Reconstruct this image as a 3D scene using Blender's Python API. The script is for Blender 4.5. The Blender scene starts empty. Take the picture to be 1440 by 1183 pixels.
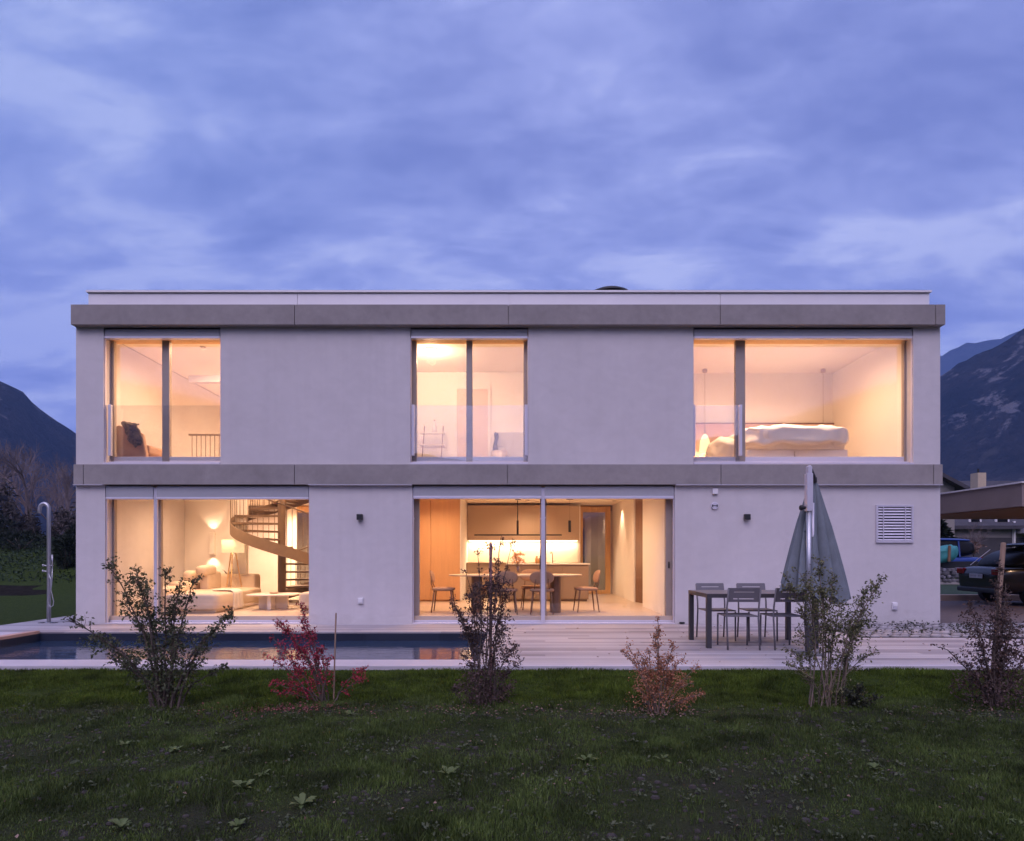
import bpy, math, random
import numpy as np
from mathutils import Vector, Matrix, noise

R = math.radians
PI = math.pi
random.seed(11)
rng = np.random.default_rng(5)
sc = bpy.context.scene
COL = sc.collection

# ------------------------------------------------------------------ camera
F, HOR, ZC = 880.0, 780.0, 1.272          # focal length and horizon in photo pixels, eye height above the terrace
cam = bpy.data.cameras.new("camera")
cam.sensor_width = 36.0
cam.lens = 36.0 * F / 1440.0
cam.shift_y = (HOR - 591.5) / 1440.0
cam.clip_start = 0.1
cam.clip_end = 20000
co = bpy.data.objects.new("camera", cam)
co.location = (0, 0, ZC)
co.rotation_euler = (PI / 2, 0, 0)
COL.objects.link(co)
sc.camera = co

# ------------------------------------------------------------------ render settings
sc.view_settings.view_transform = 'Standard'
sc.view_settings.look = 'None'
sc.view_settings.exposure = 0.5
sc.view_settings.gamma = 1.0
sc.render.engine = 'CYCLES'
cy = sc.cycles
cy.use_denoising = True
try:
    cy.denoiser = 'OPENIMAGEDENOISE'
except Exception:
    pass
cy.max_bounces = 12
cy.diffuse_bounces = 8
cy.glossy_bounces = 4
cy.transparent_max_bounces = 24
cy.transmission_bounces = 6
cy.volume_bounces = 0
cy.sample_clamp_indirect = 6.0
cy.caustics_reflective = False
cy.caustics_refractive = False


class NT:
    """short hand for building node trees"""
    def __init__(self, tree):
        self.t = tree
        tree.nodes.clear()

    def n(self, typ, ins=None, **props):
        nd = self.t.nodes.new(typ)
        for k, v in props.items():
            setattr(nd, k, v)
        for k, v in (ins or {}).items():
            s = nd.inputs[k]
            if isinstance(v, bpy.types.NodeSocket):
                self.t.links.new(v, s)
            else:
                s.default_value = v
        return nd

    def math(self, op, a, b=0.0, c=0.0, clamp=False):
        nd = self.t.nodes.new('ShaderNodeMath')
        nd.operation = op
        nd.use_clamp = clamp
        for i, v in enumerate((a, b, c)):
            if isinstance(v, bpy.types.NodeSocket):
                self.t.links.new(v, nd.inputs[i])
            else:
                nd.inputs[i].default_value = v
        return nd.outputs[0]

    def mix(self, f, a, b, blend='MIX'):
        nd = self.t.nodes.new('ShaderNodeMixRGB')
        nd.blend_type = blend
        for i, v in enumerate((f, a, b)):
            if isinstance(v, bpy.types.NodeSocket):
                self.t.links.new(v, nd.inputs[i])
            elif i == 0:
                nd.inputs[0].default_value = v
            else:
                nd.inputs[i].default_value = (*v[:3], 1)
        return nd.outputs[0]

    def ramp(self, f, stops):
        nd = self.t.nodes.new('ShaderNodeValToRGB')
        el = nd.color_ramp.elements
        while len(el) < len(stops):
            el.new(0.5)
        for e, (p, c) in zip(el, stops):
            e.position = p
            e.color = (*c[:3], 1) if isinstance(c, (tuple, list)) else (c, c, c, 1)
        self.t.links.new(f, nd.inputs[0])
        return nd.outputs[0]

    def noise(self, vec, scale, detail=4, rough=0.55, dist=0.0):
        return self.n('ShaderNodeTexNoise', {'Vector': vec, 'Scale': scale, 'Detail': detail,
                                             'Roughness': rough, 'Distortion': dist}).outputs[0]

    def step(self, v, lo, hi):
        nd = self.n('ShaderNodeMapRange', {'Value': v, 'From Min': lo, 'From Max': hi})
        nd.interpolation_type = 'SMOOTHSTEP'
        return nd.outputs[0]

    def scaled(self, vec, s, loc=(0, 0, 0), rot=(0, 0, 0)):
        return self.n('ShaderNodeMapping', {'Vector': vec, 'Scale': s, 'Location': loc, 'Rotation': rot}).outputs[0]


# ------------------------------------------------------------------ world: dusk sky under broken cloud
SUN_EL, SUN_AZ = 48.0, 195.0               # azimuth clockwise from +Y; the afterglow is behind the camera
w = bpy.data.worlds.new("World")
sc.world = w
w.use_nodes = True
t = NT(w.node_tree)
sky = t.n('ShaderNodeTexSky', sky_type='NISHITA')
sky.sun_disc = False
sky.sun_elevation = R(SUN_EL)
sky.sun_rotation = R(SUN_AZ)
sky.altitude = 500
D = t.n('ShaderNodeTexCoord').outputs['Generated']
sx = t.n('ShaderNodeSeparateXYZ', {0: D})
dx, dy, dz = sx.outputs
den = t.math('ADD', t.math('MAXIMUM', dz, 0.0), 0.24)
pl = t.n('ShaderNodeCombineXYZ', {0: t.math('DIVIDE', dx, den), 1: t.math('DIVIDE', dy, den), 2: 0.0}).outputs[0]
q1 = t.scaled(pl, (0.9, 1.25, 1), (8.4, 5.3, 0), (0, 0, R(-24)))
big = t.noise(q1, 1.15, 3, 0.5, 0.5)
fine = t.noise(t.scaled(pl, (0.85, 1.5, 1), (7.3, 2.2, 4), (0, 0, R(-14))), 4.6, 9, 0.60, 0.35)
wisp = t.noise(t.scaled(pl, (1.0, 2.0, 1), (1.7, 8.2, 2), (0, 0, R(30))), 2.6, 7, 0.58, 0.6)
cl = t.math('ADD', t.math('MULTIPLY', big, 0.42), t.math('ADD', t.math('MULTIPLY', fine, 0.30), t.math('MULTIPLY', wisp, 0.28)))
lowb = t.step(dz, 0.62, 0.16)              # clouds brighten towards the horizon
cl = t.math('ADD', cl, t.math('MULTIPLY', lowb, 0.085))
ccol = t.ramp(cl, [(0.425, (0.195, 0.235, 0.53)), (0.485, (0.268, 0.312, 0.64)), (0.535, (0.365, 0.412, 0.765)),
                   (0.595, (0.59, 0.635, 0.94))])
west = t.math('MULTIPLY', t.step(dx, 0.05, -0.62), t.step(dz, 0.18, 0.60))
ccol = t.mix(t.math('MULTIPLY', west, 0.35), ccol, (0.12, 0.25, 0.58))
blue = t.n('ShaderNodeVectorMath', {0: sky.outputs[0], 1: (0.02, 0.02, 0.02)}, operation='MULTIPLY').outputs[0]
ccol = t.mix(0.10, ccol, blue)
glow = t.ramp(t.math('ADD', t.math('MULTIPLY', wisp, 0.5), t.math('MULTIPLY', fine, 0.5)),
              [(0.38, (0.60, 0.56, 0.96)), (0.52, (0.92, 0.84, 1.26)), (0.64, (1.30, 1.16, 1.50))])
back = t.step(dy, 0.10, -0.45)
scol = t.mix(back, ccol, glow)
up10 = t.n('ShaderNodeVectorMath', {0: scol, 1: (10, 10, 10)}, operation='MULTIPLY').outputs[0]
bg = t.n('ShaderNodeBackground', {'Color': up10, 'Strength': 0.1})
t.n('ShaderNodeOutputWorld', {'Surface': bg.outputs[0]})

sun = bpy.data.lights.new("sun", 'SUN')
sun.energy = 1.30
sun.angle = R(42)
sun.color = (0.96, 0.81, 1.0)
so = bpy.data.objects.new("sun", sun)
az, el = R(SUN_AZ), R(SUN_EL)
sd = Vector((math.sin(az) * math.cos(el), math.cos(az) * math.cos(el), math.sin(el)))
so.rotation_euler = sd.to_track_quat('Z', 'Y').to_euler()
so.location = (0, -20, 40)
COL.objects.link(so)


# ------------------------------------------------------------------ materials
def new_mat(name):
    m = bpy.data.materials.new(name)
    m.use_nodes = True
    return m, NT(m.node_tree)


def pbr(name, col, rough=0.6, metal=0.0, var=0.12, scale=3.0, bump=0.0, bscale=60.0, spec=0.5, detail=5, stretch=None,
        var2=0.0, scale2=0.5, island=0.0, emit=None, estr=0.0, sss=0.0):
    """principled surface with noise-varied colour and bump"""
    m, t = new_mat(name)
    tc = t.n('ShaderNodeTexCoord').outputs['Object']
    if stretch:
        tc = t.scaled(tc, stretch)
    nz = t.noise(tc, scale, detail, 0.6)
    lo = tuple(c * (1 - var) for c in col)
    hi = tuple(min(1, c * (1 + var)) for c in col)
    c = t.ramp(nz, [(0.3, lo), (0.7, hi)])
    if var2:
        n2 = t.noise(t.scaled(tc, (1, 1, 1), (5, 2, 8)), scale2, 4, 0.6, 0.4)
        c = t.mix(1.0, c, t.ramp(n2, [(0.32, 1 - var2), (0.66, 1.0)]), 'MULTIPLY')
    if island:
        ri = t.n('ShaderNodeNewGeometry').outputs['Random Per Island']
        c = t.mix(1.0, c, t.ramp(ri, [(0.0, 1 - island), (1.0, 1.0)]), 'MULTIPLY')
    ins = {'Base Color': c, 'Roughness': rough, 'Metallic': metal, 'Specular IOR Level': spec}
    if bump:
        bz = t.noise(tc, bscale, 3, 0.6)
        ins['Normal'] = t.n('ShaderNodeBump', {'Height': bz, 'Strength': bump, 'Distance': 0.01}).outputs[0]
    if emit:
        ins['Emission Color'] = (*emit, 1)
        ins['Emission Strength'] = estr
    p = t.n('ShaderNodeBsdfPrincipled', ins)
    t.n('ShaderNodeOutputMaterial', {'Surface': p.outputs[0]})
    return m


def leafmat(name, c1, c2, trans=0.25, patch=0.0, pscale=2.0):
    m, t = new_mat(name)
    ri = t.n('ShaderNodeNewGeometry').outputs['Random Per Island']
    c = t.mix(ri, c1, c2)
    if patch:
        pz = t.noise(t.n('ShaderNodeNewGeometry').outputs['Position'], pscale, 4, 0.6, 0.5)
        c = t.mix(1.0, c, t.ramp(pz, [(0.34, 1 - patch), (0.66, 1 + patch)]), 'MULTIPLY')
    d = t.n('ShaderNodeBsdfPrincipled', {'Base Color': c, 'Roughness': 0.6, 'Specular IOR Level': 0.25})
    tr = t.n('ShaderNodeBsdfTranslucent', {'Color': c})
    mx = t.n('ShaderNodeMixShader', {0: trans, 1: d.outputs[0], 2: tr.outputs[0]})
    t.n('ShaderNodeOutputMaterial', {'Surface': mx.outputs[0]})
    return m


def glassmat(name, r0=0.06, tint=(1, 1, 1), rough=0.0, wob=0.0):
    m, t = new_mat(name)
    g = t.n('ShaderNodeNewGeometry')
    dt = t.n('ShaderNodeVectorMath', {0: g.outputs['Incoming'], 1: g.outputs['Normal']}, operation='DOT_PRODUCT').outputs['Value']
    f = t.math('POWER', t.math('SUBTRACT', 1.0, t.math('ABSOLUTE', dt), clamp=True), 5.0)
    fac = t.math('ADD', r0, t.math('MULTIPLY', f, 1 - r0), clamp=True)
    ins = {'Color': (1, 1, 1, 1), 'Roughness': rough}
    if wob:
        nz = t.noise(t.n('ShaderNodeTexCoord').outputs['Object'], 1.3, 2, 0.5)
        ins['Normal'] = t.n('ShaderNodeBump', {'Height': nz, 'Strength': wob, 'Distance': 0.02}).outputs[0]
    gl = t.n('ShaderNodeBsdfGlossy', ins)
    tr = t.n('ShaderNodeBsdfTransparent', {'Color': (*tint, 1)})
    mx = t.n('ShaderNodeMixShader', {0: fac, 1: tr.outputs[0], 2: gl.outputs[0]})
    t.n('ShaderNodeOutputMaterial', {'Surface': mx.outputs[0]})
    return m


def emitmat(name, col, s):
    m, t = new_mat(name)
    e = t.n('ShaderNodeEmission', {'Color': (*col, 1), 'Strength': s})
    t.n('ShaderNodeOutputMaterial', {'Surface': e.outputs[0]})
    return m


M = {}
def plaster_mat():
    m, t = new_mat('plaster')
    P = t.n('ShaderNodeNewGeometry').outputs['Position']
    z = t.n('ShaderNodeSeparateXYZ', {0: P}).outputs[2]
    cloud = t.noise(P, 0.5, 5, 0.6, 0.5)
    trowel = t.noise(t.scaled(P, (1, 1, 1.6)), 3.2, 5, 0.65, 0.8)
    streak = t.noise(t.scaled(P, (5.5, 5.5, 0.16)), 1.0, 5, 0.6, 0.2)
    grain = t.noise(P, 170, 3, 0.6)
    c = t.ramp(cloud, [(0.32, (0.60, 0.565, 0.565)), (0.68, (0.65, 0.612, 0.612))])
    c = t.mix(1.0, c, t.ramp(trowel, [(0.3, 0.955), (0.7, 1.03)]), 'MULTIPLY')
    c = t.mix(1.0, c, t.ramp(streak, [(0.30, 0.965), (0.52, 1.0)]), 'MULTIPLY')
    c = t.mix(1.0, c, t.ramp(grain, [(0.3, 0.96), (0.7, 1.04)]), 'MULTIPLY')
    dirt = t.math('MULTIPLY', t.step(t.math('ADD', z, t.math('MULTIPLY', trowel, 0.5)), 0.52, 0.22), 0.22)   # splash marks at the foot
    c = t.mix(dirt, c, (0.40, 0.36, 0.33))
    b = t.n('ShaderNodeBump', {'Height': t.math('ADD', grain, t.math('MULTIPLY', trowel, 0.8)), 'Strength': 0.30, 'Distance': 0.008}).outputs[0]
    p = t.n('ShaderNodeBsdfPrincipled', {'Base Color': c, 'Roughness': 0.92, 'Normal': b, 'Specular IOR Level': 0.2})
    t.n('ShaderNodeOutputMaterial', {'Surface': p.outputs[0]})
    return m


M['plaster'] = plaster_mat()
M['concrete'] = pbr('concrete', (0.335, 0.305, 0.295), 0.85, var=0.07, scale=9, bump=0.2, bscale=90, spec=0.3, var2=0.20, scale2=1.1)
M['alu'] = pbr('alu', (0.66, 0.63, 0.70), 0.38, 0.25, var=0.03, scale=4)
M['sheet'] = pbr('sheet', (0.80, 0.775, 0.785), 0.5, 0.1, var=0.03, scale=1.5, var2=0.05)
M['steel'] = pbr('steel', (0.50, 0.50, 0.53), 0.38, 0.7, var=0.05, scale=8)
M['bronze'] = pbr('bronze', (0.36, 0.30, 0.26), 0.5, 0.2, var=0.05, scale=5)
M['blind'] = pbr('blind', (0.39, 0.39, 0.42), 0.85, var=0.05, scale=40, bump=0.1, bscale=300)
M['black'] = pbr('black', (0.015, 0.015, 0.017), 0.5, var=0.1)
M['roofing'] = pbr('roofing', (0.12, 0.12, 0.13), 0.9)
M['glass'] = glassmat('glass', 0.110, (0.99, 0.985, 0.98), rough=0.055, wob=0.02)
M['glass_ground'] = glassmat('glass_ground', 0.035, (0.99, 0.985, 0.98))
M['glass_rail'] = glassmat('glass_rail', 0.13, (0.975, 0.985, 0.985))
M['cream'] = pbr('cream', (0.83, 0.79, 0.74), 0.9, var=0.025, scale=1.4, bump=0.05, bscale=120, spec=0.2)
M['ceiling'] = pbr('ceiling', (0.80, 0.74, 0.66), 0.9, var=0.02, spec=0.2)
M['floor'] = pbr('floor', (0.55, 0.44, 0.35), 0.38, var=0.06, scale=2.0, var2=0.08)
M['oak'] = pbr('oak', (0.68, 0.42, 0.20), 0.5, var=0.16, scale=5, stretch=(6, 6, 0.5))
M['oak_panel'] = pbr('oak_panel', (0.62, 0.35, 0.17), 0.6, var=0.05, scale=4, stretch=(5, 5, 0.35))
M['walnut'] = pbr('walnut', (0.20, 0.105, 0.06), 0.5, var=0.2, scale=5, stretch=(6, 6, 0.5))
M['taupe'] = pbr('taupe', (0.46, 0.35, 0.26), 0.55, var=0.03)
M['taupe_dark'] = pbr('taupe_dark', (0.30, 0.215, 0.155), 0.5, var=0.04)
M['stone'] = pbr('stone', (0.74, 0.68, 0.60), 0.35, var=0.05, scale=5)
M['sofa'] = pbr('sofa', (0.68, 0.56, 0.43), 0.95, var=0.05, scale=9, bump=0.3, bscale=220, spec=0.1)
M['throw'] = pbr('throw', (0.80, 0.73, 0.63), 0.95, var=0.04, scale=14, bump=0.3, bscale=160, spec=0.1)
M['linen'] = pbr('linen', (0.82, 0.77, 0.72), 0.95, var=0.03, scale=6, bump=0.25, bscale=25, spec=0.1)
M['chairfab'] = pbr('chairfab', (0.44, 0.27, 0.17), 0.9, var=0.06, scale=20, spec=0.1)
M['brownfab'] = pbr('brownfab', (0.42, 0.27, 0.19), 0.8, var=0.08, scale=12, spec=0.2)
M['stairs'] = pbr('stairs', (0.18, 0.122, 0.08), 0.5, var=0.08, scale=8)
M['shade'] = pbr('shade', (0.80, 0.68, 0.48), 0.9, emit=(1.0, 0.72, 0.38), estr=0.55)
M['headboard'] = pbr('headboard', (0.62, 0.42, 0.34), 0.9, var=0.03, spec=0.1)
M['garden_metal'] = pbr('garden_metal', (0.060, 0.056, 0.062), 0.5, 0.2, var=0.08, scale=9)
M['chair_metal'] = pbr('chair_metal', (0.155, 0.145, 0.16), 0.55, 0.1, var=0.06, scale=9)
M['canopy'] = pbr('canopy', (0.185, 0.21, 0.235), 0.9, var=0.11, scale=6, bump=0.25, bscale=90, spec=0.1)
M['bark'] = pbr('bark', (0.10, 0.075, 0.06), 0.9, var=0.25, scale=30)
M['bark_pale'] = pbr('bark_pale', (0.20, 0.15, 0.12), 0.9, var=0.25, scale=30)
M['stake'] = pbr('stake', (0.34, 0.225, 0.16), 0.8, var=0.15, scale=8, stretch=(8, 8, 1))
M['stake_pink'] = pbr('stake_pink', (0.36, 0.20, 0.19), 0.8, var=0.15, scale=8)


# ------------------------------------------------------------------ mesh helpers
def tag(o, label=None, cat=None, group=None, kind=None):
    if label: o['label'] = label
    if cat: o['category'] = cat
    if group: o['group'] = group
    if kind: o['kind'] = kind
    return o


def thing(name, label, cat, loc=(0, 0, 0), rot=0.0, group=None):
    o = bpy.data.objects.new(name, None)
    COL.objects.link(o)
    o.empty_display_size = 0.2
    o.location = loc
    o.rotation_euler = (0, 0, rot)
    return tag(o, label, cat, group)


def world_off(o):
    v = Vector((0, 0, 0))
    while o is not None:
        v += Vector(o.location)
        o = o.parent
    return v


def ortho(d):
    d = Vector(d).normalized()
    a = Vector((0, 0, 1)) if abs(d.z) < 0.9 else Vector((1, 0, 0))
    u = d.cross(a).normalized()
    return u, d.cross(u).normalized()


class MB:
    def __init__(s):
        s.v, s.f = [], []

    def add(s, vs, fs):
        b = len(s.v)
        s.v += [tuple(p) for p in vs]
        s.f += [tuple(i + b for i in f) for f in fs]
        return s

    def box(s, x0, y0, z0, x1, y1, z1):
        if x1 < x0: x0, x1 = x1, x0
        if y1 < y0: y0, y1 = y1, y0
        if z1 < z0: z0, z1 = z1, z0
        return s.add([(x0, y0, z0), (x1, y0, z0), (x1, y1, z0), (x0, y1, z0), (x0, y0, z1), (x1, y0, z1), (x1, y1, z1), (x0, y1, z1)],
                     [(3, 2, 1, 0), (4, 5, 6, 7), (0, 1, 5, 4), (1, 2, 6, 5), (2, 3, 7, 6), (3, 0, 4, 7)])

    def tube(s, pts, r, n=8, caps=True):
        pts = [Vector(p) for p in pts]
        rs = r if isinstance(r, (list, tuple)) else [r] * len(pts)
        vs, fs = [], []
        pu = None
        for i, p in enumerate(pts):
            d = (pts[min(i + 1, len(pts) - 1)] - pts[max(i - 1, 0)])
            if d.length < 1e-9: d = Vector((0, 0, 1))
            d.normalize()
            if pu is None:
                u, v = ortho(d)
            else:
                u = pu - d * pu.dot(d)
                if u.length < 1e-6: u, v = ortho(d)
                u.normalize()
                v = d.cross(u)
            pu = u
            for k in range(n):
                a = 2 * PI * k / n
                vs.append(p + (u * math.cos(a) + v * math.sin(a)) * rs[i])
        for i in range(len(pts) - 1):
            for k in range(n):
                k2 = (k + 1) % n
                fs.append((i * n + k, i * n + k2, (i + 1) * n + k2, (i + 1) * n + k))
        if caps:
            fs.append(tuple(range(n - 1, -1, -1)))
            fs.append(tuple((len(pts) - 1) * n + k for k in range(n)))
        return s.add(vs, fs)

    def cyl(s, c, r, z0, z1, n=20):
        return s.tube([(c[0], c[1], z0), (c[0], c[1], z1)], r, n)

    def lathe(s, prof, c=(0, 0, 0), n=24, rfun=None):
        vs, fs = [], []
        for (r, z) in prof:
            for k in range(n):
                a = 2 * PI * k / n
                rr = r * (rfun(a, z) if rfun else 1)
                vs.append((c[0] + rr * math.cos(a), c[1] + rr * math.sin(a), c[2] + z))
        for i in range(len(prof) - 1):
            for k in range(n):
                k2 = (k + 1) % n
                fs.append((i * n + k, i * n + k2, (i + 1) * n + k2, (i + 1) * n + k))
        if prof[0][0] > 1e-5: fs.append(tuple(range(n - 1, -1, -1)))
        if prof[-1][0] > 1e-5: fs.append(tuple((len(prof) - 1) * n + k for k in range(n)))
        return s.add(vs, fs)

    def prism(s, poly, z0, z1, axis='z'):
        n = len(poly)
        def mk(a, b, h):
            return {'z': (a, b, h), 'y': (a, h, b), 'x': (h, a, b)}[axis]
        vs = [mk(a, b, z0) for a, b in poly] + [mk(a, b, z1) for a, b in poly]
        fs = [tuple(range(n - 1, -1, -1)), tuple(range(n, 2 * n))]
        fs += [(i, (i + 1) % n, n + (i + 1) % n, n + i) for i in range(n)]
        return s.add(vs, fs)

    def cushion(s, c, size, e=0.45, n=20, m=12, fn=None):
        """superellipsoid: a soft padded block"""
        def sg(x, p): return math.copysign(abs(x) ** p, x)
        vs, fs = [], []
        for j in range(m + 1):
            v = -PI / 2 + PI * j / m
            for i in range(n):
                u = 2 * PI * i / n
                p = Vector((sg(math.cos(v), e) * sg(math.cos(u), e) * size[0] / 2, sg(math.cos(v), e) * sg(math.sin(u), e) * size[1] / 2,
                            sg(math.sin(v), e) * size[2] / 2))
                if fn: p = fn(p)
                vs.append(p + Vector(c))
        for j in range(m):
            for i in range(n):
                i2 = (i + 1) % n
                fs.append((j * n + i, j * n + i2, (j + 1) * n + i2, (j + 1) * n + i))
        return s.add(vs, fs)

    def grid(s, fn, nu, nv):
        vs = [fn(i / nu, j / nv) for j in range(nv + 1) for i in range(nu + 1)]
        fs = [(j * (nu + 1) + i, j * (nu + 1) + i + 1, (j + 1) * (nu + 1) + i + 1, (j + 1) * (nu + 1) + i) for j in range(nv) for i in range(nu)]
        return s.add(vs, fs)

    def xf(s, mat):
        s.v = [tuple(mat @ Vector(p)) for p in s.v]
        return s

    def build(s, name, mat, parent=None, smooth=False, bevel=0.0, world=False, label=None, subd=0, thick=0.0, seg=2):
        me = bpy.data.meshes.new(name)
        off = world_off(parent) if (world and parent) else None
        vs = s.v if off is None else [(p[0] - off.x, p[1] - off.y, p[2] - off.z) for p in s.v]
        me.from_pydata(vs, [], s.f)
        me.update()
        if smooth:
            me.polygons.foreach_set('use_smooth', [True] * len(me.polygons))
        me.materials.append(M[mat] if isinstance(mat, str) else mat)
        o = bpy.data.objects.new(name, me)
        COL.objects.link(o)
        if parent: o.parent = parent
        if thick:
            md = o.modifiers.new('solid', 'SOLIDIFY'); md.thickness = thick; md.offset = 0
        if bevel:
            md = o.modifiers.new('bevel', 'BEVEL'); md.width = bevel; md.segments = seg; md.limit_method = 'ANGLE'; md.angle_limit = R(40)
        if subd:
            md = o.modifiers.new('subd', 'SUBSURF'); md.levels = subd; md.render_levels = subd
        if label: o['label'] = label
        return o


def np_mesh(name, verts, faces, mat, parent=None):
    """numpy arrays -> object; faces is (n, k)"""
    me = bpy.data.meshes.new(name)
    nv, nf, k = len(verts), len(faces), faces.shape[1]
    me.vertices.add(nv)
    me.vertices.foreach_set('co', np.asarray(verts, np.float32).ravel())
    me.loops.add(nf * k)
    me.loops.foreach_set('vertex_index', faces.astype(np.int32).ravel())
    me.polygons.add(nf)
    me.polygons.foreach_set('loop_start', np.arange(0, nf * k, k, dtype=np.int32))
    me.update(calc_edges=True)
    me.validate()
    me.materials.append(M[mat] if isinstance(mat, str) else mat)
    o = bpy.data.objects.new(name, me)
    COL.objects.link(o)
    if parent: o.parent = parent
    return o


def copy_tree(o, parent=None):
    c = o.copy()
    COL.objects.link(c)
    if parent: c.parent = parent
    for ch in list(o.children):
        copy_tree(ch, c)
    return c


def bez(a, b, c, t):
    return Vector(a) * (1 - t) ** 2 + Vector(b) * 2 * t * (1 - t) + Vector(c) * t * t


def lamp(kind, name, loc, power, col=(1.0, 0.62, 0.30), size=0.1, rot=(0, 0, 0), spot=None, sy=None, parent=None):
    l = bpy.data.lights.new(name, kind)
    l.energy = power
    l.color = col
    if kind == 'AREA':
        l.size = size
        if sy:
            l.shape = 'RECTANGLE'; l.size_y = sy
        else:
            l.shape = 'DISK'
    else:
        l.shadow_soft_size = size
    if kind == 'SPOT' and spot:
        l.spot_size = R(spot); l.spot_blend = 1.0 if spot > 120 else 0.7
    o = bpy.data.objects.new(name, l)
    COL.objects.link(o)
    o.rotation_euler = rot
    if parent:
        off = world_off(parent)
        o.parent = parent
        o.location = Vector(loc) - off
    else:
        o.location = loc
    return o

# ================================================================== SETTING: ground, terrace, pool
YF = 11.44                                  # distance of the facade
GZ = -0.045                                 # lawn level


def nz2(x, y, s=1.0, o=3):
    return noise.fractal(Vector((x * s, y * s, 3.7)), 1.0, 2.0, o)


def ground_mat():
    m, t = new_mat('lawn')
    P = t.n('ShaderNodeNewGeometry').outputs['Position']
    sx = t.n('ShaderNodeSeparateXYZ', {0: P})
    n1 = t.noise(P, 1.1, 5, 0.6, 0.6)
    n2 = t.noise(P, 14, 5, 0.65)
    n3 = t.noise(P, 70, 4, 0.7)
    soil = t.mix(t.ramp(n3, [(0.3, 0), (0.7, 1)]), (0.022, 0.024, 0.012), (0.060, 0.064, 0.038))
    gr = t.mix(t.ramp(n2, [(0.3, 0), (0.7, 1)]), (0.024, 0.042, 0.008), (0.055, 0.080, 0.016))
    near = t.step(t.math('ADD', sx.outputs[1], t.math('MULTIPLY', n1, 1.2)), 6.9, 5.8)
    f = t.math('MULTIPLY', near, t.ramp(n1, [(0.40, 0.45), (0.55, 1.0)]))
    c = t.mix(f, gr, soil)
    b = t.n('ShaderNodeBump', {'Height': t.math('ADD', n2, n3), 'Strength': 0.9, 'Distance': 0.03}).outputs[0]
    p = t.n('ShaderNodeBsdfPrincipled', {'Base Color': c, 'Roughness': 0.95, 'Normal': b, 'Specular IOR Level': 0.1})
    t.n('ShaderNodeOutputMaterial', {'Surface': p.outputs[0]})
    return m


M['lawn'] = ground_mat()
TX0, TX1, TY0, TY1 = -9.2, 9.4, 7.13, 19.0


def gz(x, y):
    """ground height"""
    z = GZ
    if y < TY0:
        k = min(1, (TY0 - y) / 0.8)
        z += k * (0.030 * nz2(x, y, 0.8) + 0.012 * nz2(x, y, 3.0)) - 0.06 * k
    # the meadow rises to a bank on the left and behind
    if x < -9.2 and y > 13:
        k = min(1, max(0, (y - 17.0) / 12.0)); k = k * k * (3 - 2 * k)
        z += k * (1.85 + 0.2 * nz2(x, y, 0.25)) * min(1, (-9.2 - x) / 3.0)
    return z


gm = MB()
xs_all = [-900, -300, -120, -60, -40, -30, -24, -20, -16, -13, -11, TX0]


def patch(xs, ys):
    nu, nv = len(xs) - 1, len(ys) - 1
    gm.grid(lambda u, v: (xs[round(u * nu)], ys[round(v * nv)], gz(xs[round(u * nu)], ys[round(v * nv)])), nu, nv)


fr = [-900, -300, -100, -40, -20, -14] + [TX0 - 0.0 + i * (TX1 - TX0) / 90 for i in range(91)] + [14, 20, 40, 100, 300, 900]
patch(fr, [-900, -300, -80, -20, -6, 0] + [0.5 + 0.2 * i for i in range(33)] + [TY0])
yl = [TY0, 9, 11, 13, 15, 17, 19, 21, 23, 25, 27, 29, 32, 36, 42, 50, 70, 100, 200, 400, 900]
patch(xs_all, yl)
patch([TX1, 10, 12, 15, 20, 30, 60, 120, 300, 900], yl)
patch([TX0 + i * (TX1 - TX0) / 6 for i in range(7)], [TY1, 21, 23, 25, 27, 29, 32, 36, 42, 50, 70, 100, 200, 400, 900])
tag(gm.build('lawn', 'lawn', smooth=True), kind='structure')


def deck_mat():
    m, t = new_mat('deck')
    P = t.n('ShaderNodeNewGeometry').outputs['Position']
    s = t.n('ShaderNodeSeparateXYZ', {0: P})
    x, y, z = s.outputs
    row = t.math('FLOOR', t.math('DIVIDE', y, 0.145))
    fr_ = t.math('FRACT', t.math('DIVIDE', y, 0.145))
    joint = t.math('FLOOR', t.math('DIVIDE', t.math('ADD', x, t.math('MULTIPLY', row, 1.37)), 3.1))
    wn = t.n('ShaderNodeTexWhiteNoise', {'Vector': t.n('ShaderNodeCombineXYZ', {0: row, 1: joint, 2: 0.0}).outputs[0]}, noise_dimensions='3D').outputs[0]
    gr = t.noise(t.scaled(P, (0.7, 22, 1)), 4.0, 5, 0.6)
    blot = t.noise(P, 0.7, 4, 0.55, 0.5)
    c = t.ramp(t.math('ADD', t.math('MULTIPLY', wn, 0.45), t.math('ADD', t.math('MULTIPLY', gr, 0.35), t.math('MULTIPLY', blot, 0.4))),
               [(0.28, (0.22, 0.195, 0.205)), (0.55, (0.355, 0.32, 0.33)), (0.80, (0.475, 0.44, 0.445))])
    gap = t.math('MULTIPLY', t.step(fr_, 0.0, 0.05), t.step(fr_, 1.0, 0.95))
    c = t.mix(gap, (0.10, 0.08, 0.08), c)
    b = t.n('ShaderNodeBump', {'Height': t.math('ADD', gap, t.math('MULTIPLY', gr, 0.25)), 'Strength': 0.5, 'Distance': 0.006}).outputs[0]
    p = t.n('ShaderNodeBsdfPrincipled', {'Base Color': c, 'Roughness': 0.62, 'Normal': b, 'Specular IOR Level': 0.35})
    t.n('ShaderNodeOutputMaterial', {'Surface': p.outputs[0]})
    return m


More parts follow.
